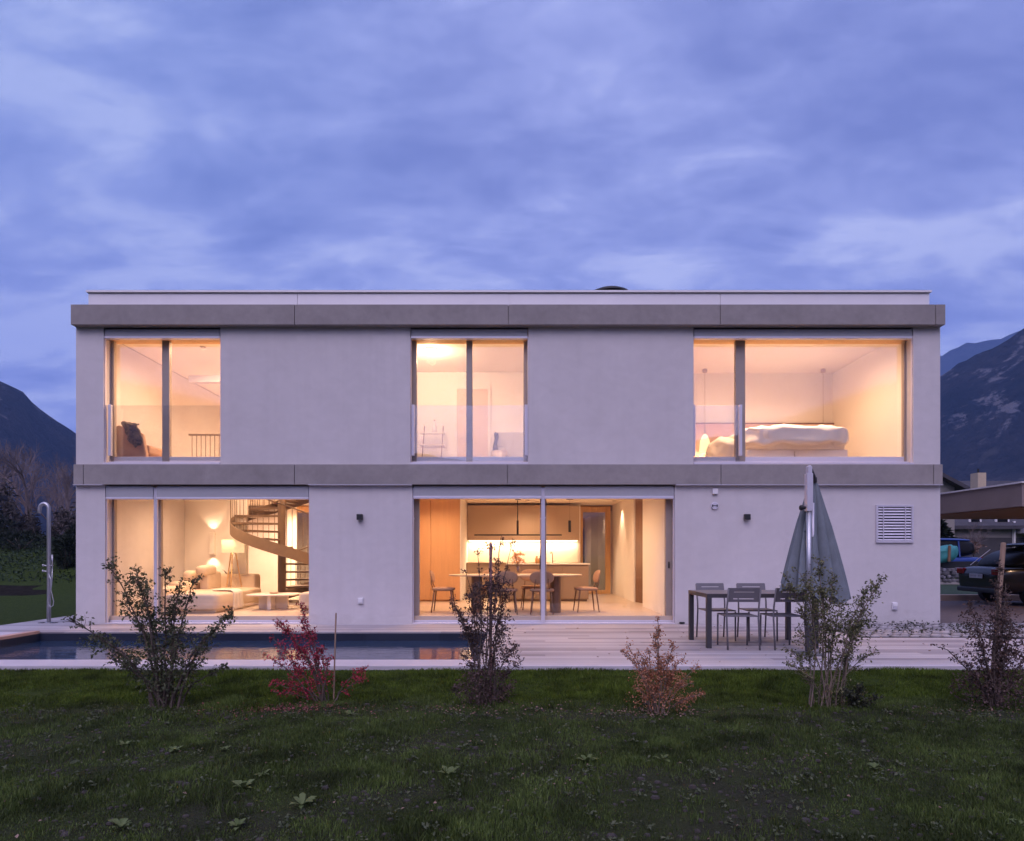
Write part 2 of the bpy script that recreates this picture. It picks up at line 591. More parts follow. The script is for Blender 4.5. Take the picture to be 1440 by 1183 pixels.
M['deck'] = deck_mat()
M['coping'] = pbr('coping', (0.54, 0.50, 0.53), 0.6, var=0.05, scale=3, bump=0.1, bscale=60, var2=0.10, scale2=0.8)
M['coping_wood'] = pbr('coping_wood', (0.45, 0.30, 0.26), 0.6, var=0.12, scale=4, stretch=(8, 0.8, 1))
PX0, PX1, PY0, PY1 = -7.77, -0.40, 7.56, 10.30     # pool opening
tb = MB()
tb.box(TX0, PY1, -0.4, TX1 - 2.2, YF + 0.28, 0.0)                # strip along the house
tb.box(PX1, TY0 + 0.10, -0.4, TX1 - 2.2, PY1, 0.0)               # boards right of the pool
tb.box(TX0, YF + 0.28, -0.4, -7.98, TY1, 0.0)                    # side path
tag(tb.build('terrace', 'deck'), kind='structure')
cb = MB()
cb.box(TX0, PY0, -0.4, PX0 - 0.13, PY1, 0.0)
cb.box(TX0, TY0, -0.4, PX1, PY0, 0.004)
cb.box(PX1, TY0, -0.4, TX1 - 2.2, TY0 + 0.10, 0.004)
tag(cb.build('pool_surround', 'coping', bevel=0.006), kind='structure')
cw = MB()
cw.box(PX0 - 0.13, PY0, -0.4, PX0, PY1, 0.022)
tag(cw.build('pool_edging', 'coping_wood', bevel=0.006), kind='structure')


def tile_mat():
    m, t = new_mat('pool_tile')
    P = t.n('ShaderNodeNewGeometry').outputs['Position']
    br = t.n('ShaderNodeTexBrick', {'Vector': t.scaled(P, (1, 1, 1), (0, 0, 0), (R(90), 0, 0)), 'Color1': (0.016, 0.020, 0.036, 1), 'Color2': (0.024, 0.030, 0.050, 1),
                                    'Mortar': (0.022, 0.026, 0.045, 1), 'Scale': 1.0, 'Mortar Size': 0.004, 'Brick Width': 0.6, 'Row Height': 0.30}, offset=0.0)
    p = t.n('ShaderNodeBsdfPrincipled', {'Base Color': br.outputs[0], 'Roughness': 0.35})
    t.n('ShaderNodeOutputMaterial', {'Surface': p.outputs[0]})
    return m


M['pool_tile'] = tile_mat()
pb = MB()
pb.box(PX0 - 0.2, PY0 - 0.2, -1.7, PX1 + 0.2, PY1 + 0.2, -1.5)
pb.box(PX0 - 0.004, PY1 - 0.012, -1.5, PX1 + 0.004, PY1 - 0.002, -0.025)
pb.box(PX0 - 0.004, PY0 + 0.002, -1.5, PX1 + 0.004, PY0 + 0.012, -0.025)
pb.box(PX0 + 0.002, PY0, -1.5, PX0 + 0.012, PY1, -0.025)
pb.box(PX1 - 0.012, PY0, -1.5, PX1 - 0.002, PY1, -0.025)
tag(pb.build('pool_basin', 'pool_tile'), kind='structure')


def water_mat():
    m, t = new_mat('water')
    P = t.n('ShaderNodeNewGeometry').outputs['Position']
    a = t.noise(t.scaled(P, (1.0, 2.2, 1)), 3.4, 4, 0.55, 0.6)
    b = t.n('ShaderNodeBump', {'Height': a, 'Strength': 0.16, 'Distance': 0.03}).outputs[0]
    p = t.n('ShaderNodeBsdfPrincipled', {'Base Color': (0.018, 0.040, 0.085, 1), 'Roughness': 0.04, 'IOR': 1.36, 'Normal': b, 'Specular IOR Level': 0.75})
    t.n('ShaderNodeOutputMaterial', {'Surface': p.outputs[0]})
    return m


M['water'] = water_mat()
wb = MB()
wb.box(PX0 + 0.012, PY0 + 0.012, -0.5, PX1 - 0.012, PY1 - 0.012, -0.145)
tag(wb.build('pool_water', 'water'), kind='structure')

# right hand side: cobble bed, driveway, kerbs
M['gravel'] = pbr('gravel', (0.30, 0.28, 0.29), 0.95, var=0.5, scale=25, bump=0.8, bscale=30)
M['asphalt'] = pbr('asphalt', (0.16, 0.125, 0.125), 0.95, var=0.2, scale=60, bump=0.4, bscale=200, var2=0.25, scale2=0.6)
gb = MB()
gb.box(TX1 - 2.2, TY0, -0.4, 10.2, YF + 0.28, -0.02)
tag(gb.build('paving', pbr('paving', (0.43, 0.385, 0.41), 0.8, var=0.08, scale=2.5, bump=0.1, bscale=80, var2=0.15, scale2=1.0)), kind='structure')
db = MB()
db.grid(lambda u, v: (7.85 + u * 42, YF + 0.30 + v * 8.7, -0.028), 6, 6)
tag(db.build('driveway', 'asphalt'), kind='structure')
M['cobble'] = pbr('cobble', (0.36, 0.335, 0.345), 0.85, var=0.12, scale=6, bump=0.3, bscale=60, island=0.35)
cs = MB()
for i in range(31):
    for j in range(16):
        x = 5.45 + i * 0.155 + (0.08 if j % 2 else 0) + rng.uniform(-.02, .02)
        y = 9.66 + j * 0.112 + rng.uniform(-.012, .012)
        if x > 10.0: continue
        h = 0.012 + rng.uniform(0, .02)
        cs.cushion((x, y, h - 0.02), (rng.uniform(.11, .145), rng.uniform(.075, .095), 0.05), 0.42, 8, 5)
tag(cs.build('cobbles', 'cobble', smooth=True), kind='stuff')
M['darkbed'] = pbr('darkbed', (0.035, 0.034, 0.036), 0.95, var=0.4, scale=30, bump=0.6, bscale=60)
bb = MB(); bb.box(5.35, 9.57, -0.05, 10.15, YF - 0.004, 0.004)
tag(bb.build('planting_bed', 'darkbed'), kind='structure')


# ---------------- hills all round
def hills():
    naz, nr = 720, 34

    def interp(pts, a):
        a = (a + 180) % 360 - 180
        for (a0, v0), (a1, v1) in zip(pts, pts[1:]):
            if a0 <= a <= a1:
                k = (a - a0) / (a1 - a0); k = k * k * (3 - 2 * k) * 0.5 + k * 0.5
                return v0 + (v1 - v0) * k
        return pts[0][1]
    near = [(-180, .15), (-162, .19), (-150, .24), (-120, .30), (-90, .30), (-60, .26), (-44, .235), (-39.3, .2137), (-38.2, .208), (-37.2, .187), (-36.3, .178), (-34.9, .163), (-33, .125), (-20, .06), (0, .04),
            (15, .08), (25, .18), (32, .226), (34.4, .248), (35.6, .262), (37, .269), (39.3, .289), (48, .32), (70, .30), (110, .24), (140, .28), (160, .19), (180, .15)]
    far = [(-180, .12), (-100, .2), (-60, .2), (-30, .10), (0, .08), (20, .2), (30, .255), (34.4, .268), (36, .279), (39.3, .291), (45, .32), (60, .31), (100, .25), (150, .2), (180, .12)]
    for nm, prof, r0, r1, mat_, sd_ in (('hills', near, 640.0, 1150.0, 'forest', 2.0), ('mountains', far, 1900.0, 2600.0, 'forest_far', 9.0)):
        vs = np.zeros(((nr + 1) * naz, 3), np.float32)
        for j in range(nr + 1):
            k = j / nr
            r = r0 + (r1 - r0) * k
            for i in range(naz):
                a = i * 360.0 / naz
                e = interp(prof, a)
                ar = R(a)
                x, y = r * math.sin(ar), r * math.cos(ar)
                ridge = r1 * 0.86
                kk = min(1.0, (r - r0) / (ridge - r0))
                h = e * ridge * (kk ** 1.15) if r <= ridge else e * ridge * max(0.0, 1 - ((r - ridge) / (r1 - ridge)) * 0.9)
                amp = 0.10 * kk * (1 - 0.80 * kk) * e * ridge
                n1 = noise.fractal(Vector((x / 160 + sd_, y / 160, 0.3)), 1.0, 2.0, 6)
                h += n1 * amp * 2.2 + noise.fractal(Vector((x / 24, y / 24, sd_)), 0.9, 2.0, 3) * 3.2 * kk * (r1 / 1150)
                vs[j * naz + i] = (x, y, h - 6 * (1 - kk) - 0.4)
        fs = [(j * naz + i, j * naz + (i + 1) % naz, (j + 1) * naz + (i + 1) % naz, (j + 1) * naz + i) for j in range(nr) for i in range(naz)]
        o = np_mesh(nm, vs, np.array(fs), mat_)
        tag(o, kind='structure')


def forest_mat(name, c1, c2, rock):
    m, t = new_mat(name)
    P = t.n('ShaderNodeNewGeometry').outputs['Position']
    n1 = t.noise(P, 0.012, 6, 0.65, 0.8)
    n2 = t.noise(P, 0.09, 5, 0.7)
    n3 = t.noise(t.scaled(P, (1, 1, 1.3)), 0.017, 9, 0.66, 0.5)
    c = t.mix(t.ramp(n1, [(0.35, 0), (0.65, 1)]), c1, c2)
    c = t.mix(1.0, c, t.ramp(n2, [(0.34, 0.25), (0.66, 1.5)]), 'MULTIPLY')
    z = t.n('ShaderNodeSeparateXYZ', {0: P}).outputs[2]
    mask = t.math('MULTIPLY', t.math('MULTIPLY', t.step(n3, 0.54, 0.60), t.step(t.noise(P, 0.06, 6, 0.75), 0.47, 0.56)), t.math('MULTIPLY', t.step(z, 40, 110), t.step(z, 320, 230)))
    c = t.mix(t.math('MULTIPLY', mask, 0.85), c, rock)
    b = t.n('ShaderNodeBump', {'Height': n2, 'Strength': 1.0, 'Distance': 5.0}).outputs[0]
    p = t.n('ShaderNodeBsdfPrincipled', {'Base Color': c, 'Roughness': 1.0, 'Normal': b, 'Specular IOR Level': 0.0})
    t.n('ShaderNodeOutputMaterial', {'Surface': p.outputs[0]})
    return m


M['forest'] = forest_mat('forest', (0.005, 0.007, 0.009), (0.022, 0.019, 0.018), (0.15, 0.14, 0.145))
M['forest_far'] = forest_mat('forest_far', (0.012, 0.014, 0.016), (0.026, 0.026, 0.026), (0.05, 0.05, 0.05))
hills()

# ================================================================== THE HOUSE
house = thing('house', 'two storey pale plaster house with flat roof and grey concrete bands', 'house', (0, YF, 0))
X0, X1 = -7.971, 7.828
DEP = 7.11
B1a, B1b, B2a, B2b = 2.545, 2.913, 5.425, 5.79     # concrete bands
OPG = [(-7.438, -3.706), (-1.821, 2.978)]            # ground floor openings
OPU = [(-7.464, -5.332), (-1.860, 0.299), (3.316, 7.334)]


def piers(ops):
    xs = [X0] + [v for o in ops for v in o] + [X1]
    return [(xs[i], xs[i + 1]) for i in range(0, len(xs), 2)]


wl = MB()
for a, b in piers(OPG): wl.box(a, 0, -0.3, b, 0.30, B1a)
for a, b in piers(OPU): wl.box(a, 0, B1b, b, 0.30, B2a)
for z0, z1 in ((-0.3, B1a), (B1b, B2a)):
    wl.box(X0, 0.30, z0, X0 + 0.27, DEP, z1)
    wl.box(X1 - 0.27, 0.30, z0, X1, DEP, z1)
BD = [(-6.50, -4.90), (1.97, 2.86)]                  # glazed doors in the rear wall
xs = [X0 + .27, BD[0][0], BD[0][1], BD[1][0], BD[1][1], X1 - .27]
for i in (0, 2, 4): wl.box(xs[i], 6.81, -0.3, xs[i + 1], DEP, B1a)
wl.box(X0 + .27, 6.81, B1b, X1 - .27, DEP, B2a)
wl.build('wall', 'plaster', house)


def band(z0, z1, p, joints):
    b = MB()
    xs = [X0] + joints + [X1]
    for i in range(len(xs) - 1):
        b.box(xs[i] + (0.005 if i else 0), -p, z0, xs[i + 1] - (0.005 if i < len(xs) - 2 else 0), 0.10, z1)
    b.box(X0 + 0.02, 0.10, z0 + 0.0, X1 - 0.02, 0.30, z1)
    b.box(X0, 0.30, z0, X0 + .27, DEP, z1)
    b.box(X1 - .27, 0.30, z0, X1, DEP, z1)
    b.box(X0 + .27, 6.81, z0, X1 - .27, DEP, z1)
    b.box(X0 + 0.02, -p + 0.03, z0 + 0.01, X1 - 0.02, 0.06, z1 - 0.01)
    return b.build('concrete_band', 'concrete', house, bevel=0.006)


lb = band(B1a, B1b, 0.07, [(p - 720) / 77.4 for p in (117, 414, 713.6, 1014, 1313)])
band(B2a, B2b, 0.14, [(p - 720) / 77.9 for p in (414, 715, 1013, 1316)])
for a, b in piers(OPG):
    db_ = MB(); db_.box(a, -0.085, B1a - 0.012, b, 0.0, B1a - 0.001)
    db_.build('drip_edge', 'alu', lb)
pp = MB()
PXa, PXb = -7.815, 7.70
for a, b in zip([PXa] + [(p - 720) / 76.3 for p in (418, 716, 1013)], [(p - 720) / 76.3 for p in (418, 716, 1013)] + [PXb]):
    pp.box(a + 0.004, 0.10, 5.79, b - 0.004, 0.13, 6.085)
pp.box(PXa, 0.13, 5.79, PXb, 0.30, 6.08)
pp.box(PXa, 0.30, 5.79, PXa + .2, DEP - .1, 6.08)
pp.box(PXb - .2, 0.30, 5.79, PXb, DEP - .1, 6.08)
pp.box(PXa + .2, DEP - .3, 5.79, PXb - .2, DEP - .1, 6.08)
par = pp.build('parapet', 'sheet', house)
pc = MB(); pc.box(PXa - .02, 0.065, 6.100, PXb + .02, 0.36, 6.135)
pc.build('parapet_cap', 'sheet', par)
rf = MB()
rf.box(X0 + .27, 0.30, 5.50, X1 - .27, 6.81, 5.86)
rf.build('roof', 'roofing', house)
sl = MB(); sl.lathe([(0.40, 5.86), (0.40, 6.48), (0.43, 6.50), (0.41, 6.54), (0.30, 6.595), (0.15, 6.625), (0.0, 6.635)], (1.98, 1.25, 0), 32)
sl.build('roof_light', 'black', house, smooth=False)

# slabs with the stair hole
HX0, HX1, HY0, HY1 = -6.58, -4.22, 2.08, 4.42
for nm, z0, z1, mt in (('ceiling', 2.70, 2.80, 'ceiling'), ('floor', 2.80, 2.95, 'floor')):
    s_ = MB()
    s_.box(X0 + .27, 0.30, z0, X1 - .27, HY0, z1)
    s_.box(X0 + .27, HY1, z0, X1 - .27, 6.81, z1)
    s_.box(X0 + .27, HY0, z0, HX0, HY1, z1)
    s_.box(HX1, HY0, z0, X1 - .27, HY1, z1)
    s_.build(nm, mt, house)
s_ = MB(); s_.box(X0 + .27, 0.13, -0.3, X1 - .27, 6.81, 0.135)
s_.build('floor', 'floor', house)
s_ = MB(); s_.box(X0 + .27, 0.30, 5.44, X1 - .27, 6.81, 5.497)
s_.build('ceiling', 'ceiling', house)



def pwall(*a):
    b = MB(); b.box(*a); return b.build('interior_wall', 'cream', house)


pwall(-7.70, 3.28, .135, -6.25, 3.40, 2.70)
pwall(-2.40, 0.30, .135, -2.304, 6.81, 2.70)
pwall(-1.24, 6.16, .135, 1.90, 6.26, 2.70)
pwall(1.86, 6.262, .135, 1.94, 6.81, 2.70)
pwall(2.925, 3.60, .135, 3.05, 6.81, 2.70)
pwall(2.86, 0.30, .135, 3.05, 2.26, 2.70)
pwall(3.05, 2.16, .135, 3.40, 2.26, 2.70)
pwall(3.05, 3.60, .135, 3.40, 3.70, 2.70)
pwall(3.40, 2.16, .135, 3.48, 3.70, 2.70)
pwall(-6.25, 6.70, .135, -6.51, 6.81, 2.70)
pwall(-3.40, 0.30, 2.95, -3.30, 6.81, 5.44)
pwall(-7.70, 5.40, 2.95, -3.40, 5.50, 5.44)
pwall(-2.45, 0.30, 2.95, -2.35, 2.96, 5.44)
pwall(-2.35, 2.86, 2.95, -1.30, 2.96, 5.44)
pwall(-0.50, 2.86, 2.95, 1.30, 2.96, 5.44)
pwall(-1.30, 2.86, 5.10, -0.50, 2.96, 5.44)
pwall(1.30, 0.30, 2.95, 1.40, 2.96, 5.44)
pwall(2.95, 0.30, 2.95, 3.05, 3.06, 5.44)
pwall(3.05, 2.96, 2.95, 7.38, 3.06, 5.44)
pwall(7.38, 0.30, 2.95, 7.558, 3.06, 5.44)
for a, b, z0, z1 in [(*o, 2.335, 2.695) for o in OPG] + [(*o, 5.245, 5.43) for o in OPU]:
    hd = MB(); hd.box(a, 0.115, z0, b, 0.37, z1)      # timber lining over a window
    hd.build('lintel', 'oak', house)


def window(name, x0, x1, z0, z1, uprights, frame_z, gl, left_w=.055, right_w=.055):
    """frame at y .20-.28, panes at y .24; uprights = [(a, b)]"""
    f = MB()
    f.box(x0, .20, z0, x0 + left_w, .285, z1)
    f.box(x1 - right_w, .20, z0, x1, .285, z1)
    for a, b in uprights: f.box(a, .20, z0, b, .285, z1)
    xs = [x0 + left_w] + [v for u in uprights for v in u] + [x1 - right_w]
    for i in range(0, len(xs), 2):
        f.box(xs[i], .20, z1 - .06, xs[i + 1], .285, z1)
    fr_ = f.build(name, 'bronze', house, bevel=0.004)
    for i in range(0, len(xs), 2):
        g = MB(); g.box(xs[i] - .005, .235, frame_z - .01, xs[i + 1] + .005, .25, z1 - .055)
        g.build('pane', gl, fr_)
    b = MB()
    for i in range(0, len(xs), 2):
        b.box(xs[i], .205, z0, xs[i + 1], .28, frame_z)
    b.build('bottom_rail', 'alu', fr_, bevel=0.004)
    return fr_


w1 = window('window', -7.464, -5.332, 2.95, 5.42, [(-6.510, -6.375)], 3.092, 'glass')
w2 = window('window', -1.860, 0.299, 2.95, 5.42, [(-0.850, -0.735)], 3.092, 'glass', .085, .085)
w3 = window('window', 3.316, 7.334, 2.95, 5.42, [(4.160, 4.340)], 3.092, 'glass', .04, .04)
g1 = window('sliding_window', -7.438, -3.706, .004, 2.54, [(-6.655, -6.535)], .125, 'glass_ground', .04, .04)
g2 = window('sliding_window', -1.821, 2.978, .004, 2.54, [(0.525, 0.640)], .125, 'glass_ground', .095, .12)
for wn_, (a, b) in ((w1, OPU[0]), (w2, OPU[1]), (w3, OPU[2])):
    s_ = MB(); s_.box(a + .002, -0.03, B1b + .002, b - .002, .20, B1b + .036)
    s_.box(a + .002, 0.10, B1b + .036, b - .002, .20, B1b + .075)
    s_.build('sill', 'alu', wn_, bevel=0.004)
for wn_, (a, b) in ((g1, OPG[0]), (g2, OPG[1])):
    s_ = MB(); s_.box(a + .002, -0.01, .002, b - .002, .115, .022); s_.box(a + .002, .115, .002, b - .002, .20, .060)
    s_.build('sill', 'alu', wn_, bevel=0.004)
lk = MB(); lk.box(2.905, .175, 1.02, 2.925, .20, 1.14); lk.cushion((2.915, .17, 1.09), (.022, .03, .06), .8, 8, 6)
lk.build('lock', 'black', g2)
hb = MB(); hb.tube([(0.52, .17, 1.0), (0.52, .17, 1.25)], .008, 8)
hb.build('handle', 'black', g2)


def balustrade(wnd, x0, x1, left=True, right=True):
    g = MB(); g.box(x0 + .01, .075, 3.00, x1 - .01, .090, 4.017)
    o = g.build('balustrade', 'glass_rail', wnd)
    return o


def clamp(wnd, x):
    c = MB(); c.box(x - .028, .06, 3.09, x + .028, .115, 4.03)
    c.build('balustrade_bracket', 'alu', wnd, bevel=0.005)


balustrade(w1, -7.42, -5.335); clamp(w1, -7.40)
balustrade(w2, -1.85, 0.29); clamp(w2, -1.822); clamp(w2, 0.262)
balustrade(w3, 3.32, 4.20); clamp(w3, 4.205); clamp(w3, 3.345)


def blind(x0, x1, zt, zm, zb):
    b = MB(); b.box(x0, .004, zm, x1, .10, zt)
    o = b.build('roller_blind', 'blind', house, bevel=0.004)
    r = MB(); r.box(x0 - .004, -.008, zb, x1 + .004, .085, zm - .001)
    r.build('bottom_bar', 'alu', o, bevel=0.006)
    return o


for a, b in OPU: blind(a + .016, b - .016, 5.392, 5.262, 5.222)
blind(-7.425, -6.565, 2.520, 2.322, 2.282)
blind(-6.500, -3.722, 2.520, 2.322, 2.282)
blind(-1.800, 0.535, 2.520, 2.345, 2.292)
blind(0.600, 2.950, 2.520, 2.345, 2.292)


def rail(x, z0, z1, r=.018, y=.045, hw=None):
    b = MB()
    b.box(x - r, y - .022, z0, x + r, y + .022, z1)
    if hw: b.tube([(x - r - .02, y, hw), (x + r + .02, y, hw)], .010, 8)
    return b.build('guide_rail', 'alu', house, bevel=0.005)


for a, b in OPU:
    rail(a + .006, 2.953, 5.26, .006)
    rail(b - .006, 2.953, 5.26, .006)
rail(-7.428, .023, 2.50, .008, hw=1.93); rail(-3.715, .023, 2.50, .007)
rail(-6.548, .023, 2.50, .0155, hw=1.93); rail(-6.517, .023, 2.50, .0145, hw=1.91)
rail(-1.811, .023, 2.50, .008, hw=1.93); rail(2.966, .023, 2.50, .009, hw=1.93)
rail(0.552, .023, 2.50, .0165, hw=1.93); rail(0.586, .023, 2.50, .0165, hw=1.95)

# rear doors
for (a, b), nm in zip(BD, ('rear_door', 'rear_door')):
    f = MB()
    f.box(a, 6.72, .137, a + .09, 6.80, 2.66); f.box(b - .15, 6.72, .137, b, 6.80, 2.66)
    f.box(a + .09, 6.72, 2.50, b - .15, 6.80, 2.66); f.box(a + .09, 6.72, .137, b - .15, 6.80, .24)
    f.box(a, 6.805, 2.545, b, 7.0, 2.69)
    d = f.build(nm, 'oak', house, bevel=0.006)
    g = MB(); g.box(a + .085, 6.755, .235, b - .145, 6.77, 2.505)
    g.build('pane', glassmat('door_glass', 0.20, (0.55, 0.55, 0.55)), d)

# timber closets on the left of the dining room
cl_ = MB(); cl_.box(-2.30, 3.755, .16, -1.262, 6.15, 2.62); cl_.box(-2.28, 3.80, .135, -1.29, 6.1, .16)
closet = cl_.build('closet', 'oak_panel', house)
for a, b in ((-2.30, -1.975), (-1.97, -1.262)):
    d = MB(); d.box(a + .003, 3.735, .175, b - .003, 3.754, 2.615)
    d.build('closet_door', 'oak_panel', closet, bevel=0.003)
d = MB(); d.box(-1.262, 3.74, .14, -1.242, 6.15, 2.70)
d.build('end_panel', 'cream', closet)
# door leaf in the niche on the right
d = MB(); d.prism([(2.945, 3.50), (2.965, 3.52), (3.085, 3.07), (3.065, 3.05)], .137, 2.695)
d.build('interior_door', 'walnut', house)
# upstairs door
d = MB(); d.box(-1.2495, 2.84, 2.955, -0.5505, 2.90, 5.0495)
idr = d.build('interior_door', pbr('doorpaint', (0.70, 0.56, 0.46), 0.5, var=0.02), house, bevel=0.004)
d = MB()
for a, b, c, e in ((-1.31, -1.25, 2.955, 5.10), (-0.55, -0.49, 2.955, 5.10)): d.box(a, 2.825, c, b, 2.86, e)
d.box(-1.25, 2.825, 5.05, -0.55, 2.86, 5.10)
d.build('door_frame', 'cream', idr)
d = MB(); d.tube([(-1.16, 2.84, 3.93), (-1.16, 2.79, 3.93), (-1.04, 2.785, 3.93)], .009, 8)
d.build('handle', 'steel', idr, smooth=True)
# pale grey bar below the ceiling, seen through the left upper window
d = MB(); d.box(-6.95, 2.0, 4.98, -5.0, 2.14, 5.12)
d.build('grey_bar', pbr('bar_grey', (0.50, 0.46, 0.47), 0.7, var=0.03), house)

# ------------------------------------------------------------------ fittings on the facade
def fitting(name, label, cat, x, z, shape, mat_, group=None, parts=()):
    r = thing(name, label, cat, (x, YF, z), 0, group)
    b = MB(); shape(b); b.build('body', mat_, r, bevel=0.006)
    for pn, fn, pm in parts:
        b = MB(); fn(b); b.build(pn, pm, r, bevel=0.002)
    return r


M['whiteplastic'] = pbr('whiteplastic', (0.78, 0.76, 0.78), 0.4, var=0.02)


def zf(py): return ZC + (HOR - py) / 76.9
def xf_(px): return (px - 720) / 76.9


for px, lb_ in ((507, 'black cube wall lamp between the living room and dining room windows'),
                (1049, 'black cube wall lamp right of the dining window, above the outdoor table')):
    fitting('wall_lamp', lb_, 'wall lamp', xf_(px), zf(727.5),
            lambda b: (b.box(-.05, -.10, -.052, .05, -.012, .052)), 'black', 'black cube wall lamps',
            [('mount', lambda b: b.box(-.04, -.0118, -.04, .04, -.0005, .04), 'black'),
             ('lens', lambda b: b.box(-.035, -.088, -.056, .035, -.024, -.0522), 'stone')])
fitting('wall_socket', 'small round edged white socket low between the two ground floor windows', 'socket', xf_(507.5), zf(845),
        lambda b: b.box(-.05, -.035, -.055, .05, -.0005, .055), 'sheet', None,
        [('cover', lambda b: b.box(-.042, -.045, -.03, .042, -.0352, .048), 'sheet')])
fitting('wall_socket', 'white double socket low on the wall under the air vent', 'socket', xf_(1257), zf(852.5),
        lambda b: b.box(-.045, -.035, -.068, .045, -.0005, .068), 'whiteplastic', None,
        [('cover', lambda b: b.box(-.038, -.048, .0, .038, -.0352, .058), 'whiteplastic'),
         ('lower_cover', lambda b: b.box(-.038, -.045, -.058, .038, -.0352, -.006), 'alu')])
fitting('sensor_box', 'small square plaster coloured sensor box above the round wall vent', 'sensor', xf_(1005), zf(691.5),
        lambda b: b.box(-.05, -.045, -.05, .05, -.0005, .05), 'sheet', None,
        [('sensor_lens', lambda b: b.cyl((0, -.02), .018, -.058, -.0503, 12), 'black')])


def disc(b, r, y0, y1, n=32): b.prism([(r * math.cos(2 * PI * k / n), r * math.sin(2 * PI * k / n)) for k in range(n)], y0, y1, 'y')


fitting('round_vent', 'round white wall vent with a dark barbell shaped slot', 'vent', xf_(1004.5), zf(711.5),
        lambda b: disc(b, .068, -.03, -.0005), 'alu', None,
        [('slot', lambda b: (b.box(-.03, -.034, -.007, .03, -.0302, .007), b.box(-.052, -.034, -.021, -.031, -.0302, .021), b.box(.031, -.034, -.021, .052, -.0302, .021)), 'black')])
vg = thing('vent_grille', 'large square white louvred air grille near the right corner of the wall', 'vent', (xf_(1257), YF, zf(737)))
hw, hh = .34, .345
f = MB()
for a in ((-hw, -hh, hw, -hh + .035), (-hw, hh - .035, hw, hh), (-hw, -hh + .035, -hw + .035, hh - .035), (hw - .035, -hh + .035, hw, hh - .035)):
    f.box(a[0], -.035, a[1], a[2], -.0005, a[3])
f.build('frame', 'alu', vg, bevel=.003)
f = MB(); f.box(-hw + .03, -.006, -hh + .03, hw - .03, -.001, hh - .03)
f.build('backing', 'black', vg)
for k in range(12):
    z = -hh + .06 + k * (2 * hh - .12) / 11
    f = MB(); f.prism([(-.030, z - .017), (-.026, z - .019), (-.009, z + .008), (-.013, z + .010)], -hw + .036, hw - .036, 'x')
    f.build('louvre', 'alu', vg)
for x in (-.21, .19):
    f = MB(); f.box(x - .008, -.034, -hh + .036, x + .008, -.030, hh - .036)
    f.build('mullion', 'alu', vg)
dh = thing('hose_outlet', 'small dark drain outlet at the foot of the wall beside the sliding window', 'outlet', (xf_(958.5), YF, .02))
f = MB(); f.box(-.045, -.05, -.006, .045, -.0005, .022); f.build('body', 'black', dh, bevel=.005)

# ================================================================== INDOORS
FL, FU = 0.135, 2.95
WARM = (1.0, 0.625, 0.375)
WARM2 = (1.0, 0.66, 0.40)

# ---- living room sofa
so_ = thing('sofa', 'cream modular corner sofa with low rounded cushions in the living room', 'sofa', (-6.3, 13.2, FL))


def cush(name, c, s, par, mt='sofa', e=.27, fn=None):
    b = MB(); b.cushion(c, s, e, 28, 16, fn)
    return b.build(name, mt, par, smooth=True, world=True)


b = MB(); b.box(-6.92, 12.12, FL, -5.74, 14.45, FL + .09)
b.build('plinth', 'sofa', so_, world=True, bevel=.03)
cush('seat_cushion', (-6.33, 13.72, .36), (1.20, 1.55, .34), so_)
cush('seat_cushion', (-6.20, 12.52, .35), (1.05, .95, .34), so_)
cush('backrest', (-6.55, 14.50, .58), (.50, .36, .50), so_)
cush('backrest', (-6.12, 14.50, .58), (.48, .36, .50), so_)
cush('armrest', (-7.00, 13.75, .50), (.42, 1.35, .42), so_)
cush('armrest', (-6.98, 12.65, .42), (.42, .95, .42), so_)
cush('back_cushion', (-6.62, 13.75, .68), (.20, .62, .44), so_)
cush('head_cushion', (-6.62, 13.55, .93), (.26, .60, .22), so_, e=.6)
cush('head_cushion', (-6.93, 13.50, .80), (.22, .42, .26), so_, e=.7)
tv = thing('throw_blanket', 'off white throw blanket hanging over the front side of the cream sofa', 'blanket', (-5.8, 12.9, .5))
b = MB()
b.grid(lambda u, v: ((lambda L: (-6.10 + min(L, .42) * 1.0 + .02 * math.sin(u * 19) * (L > .38), 12.72 + u * .42 + .06 * v + .10 * max(0, L - .42) * (u - .5) * 3,
                                 .545 - .02 * (L > .36) - max(0, L - .40) * 1.0 + .012 * math.sin(u * 23 + v * 5)))(v * .78)), 20, 22)
b.build('cloth', 'throw', tv, smooth=True, world=True, thick=.012)

# ---- floor lamp
fl = thing('floor_lamp', 'tripod floor lamp with glowing drum shade behind the sofa', 'floor lamp', (-6.33, 14.62 - .42, FL))
lx, ly = -6.33, 14.20
b = MB(); b.lathe([(.235, 1.315), (.235, 1.60)], (lx, ly, 0), 32)
b.build('lamp_shade', 'shade', fl, smooth=True, world=True, thick=.004)
for k in range(3):
    a = R(40 + 120 * k)
    b = MB(); b.tube([(lx + .05 * math.cos(a), ly + .05 * math.sin(a), 1.36), (lx + .25 * math.cos(a), ly + .25 * math.sin(a), FL)], [.015, .012], 8)
    b.build('leg', 'oak', fl, smooth=True, world=True)
b = MB(); b.cyl((lx, ly), .05, 1.30, 1.37, 16)
b.build('hub', 'walnut', fl, world=True)
lamp('POINT', 'bulb', (lx, ly, 1.46), 7, WARM, .05, parent=fl)

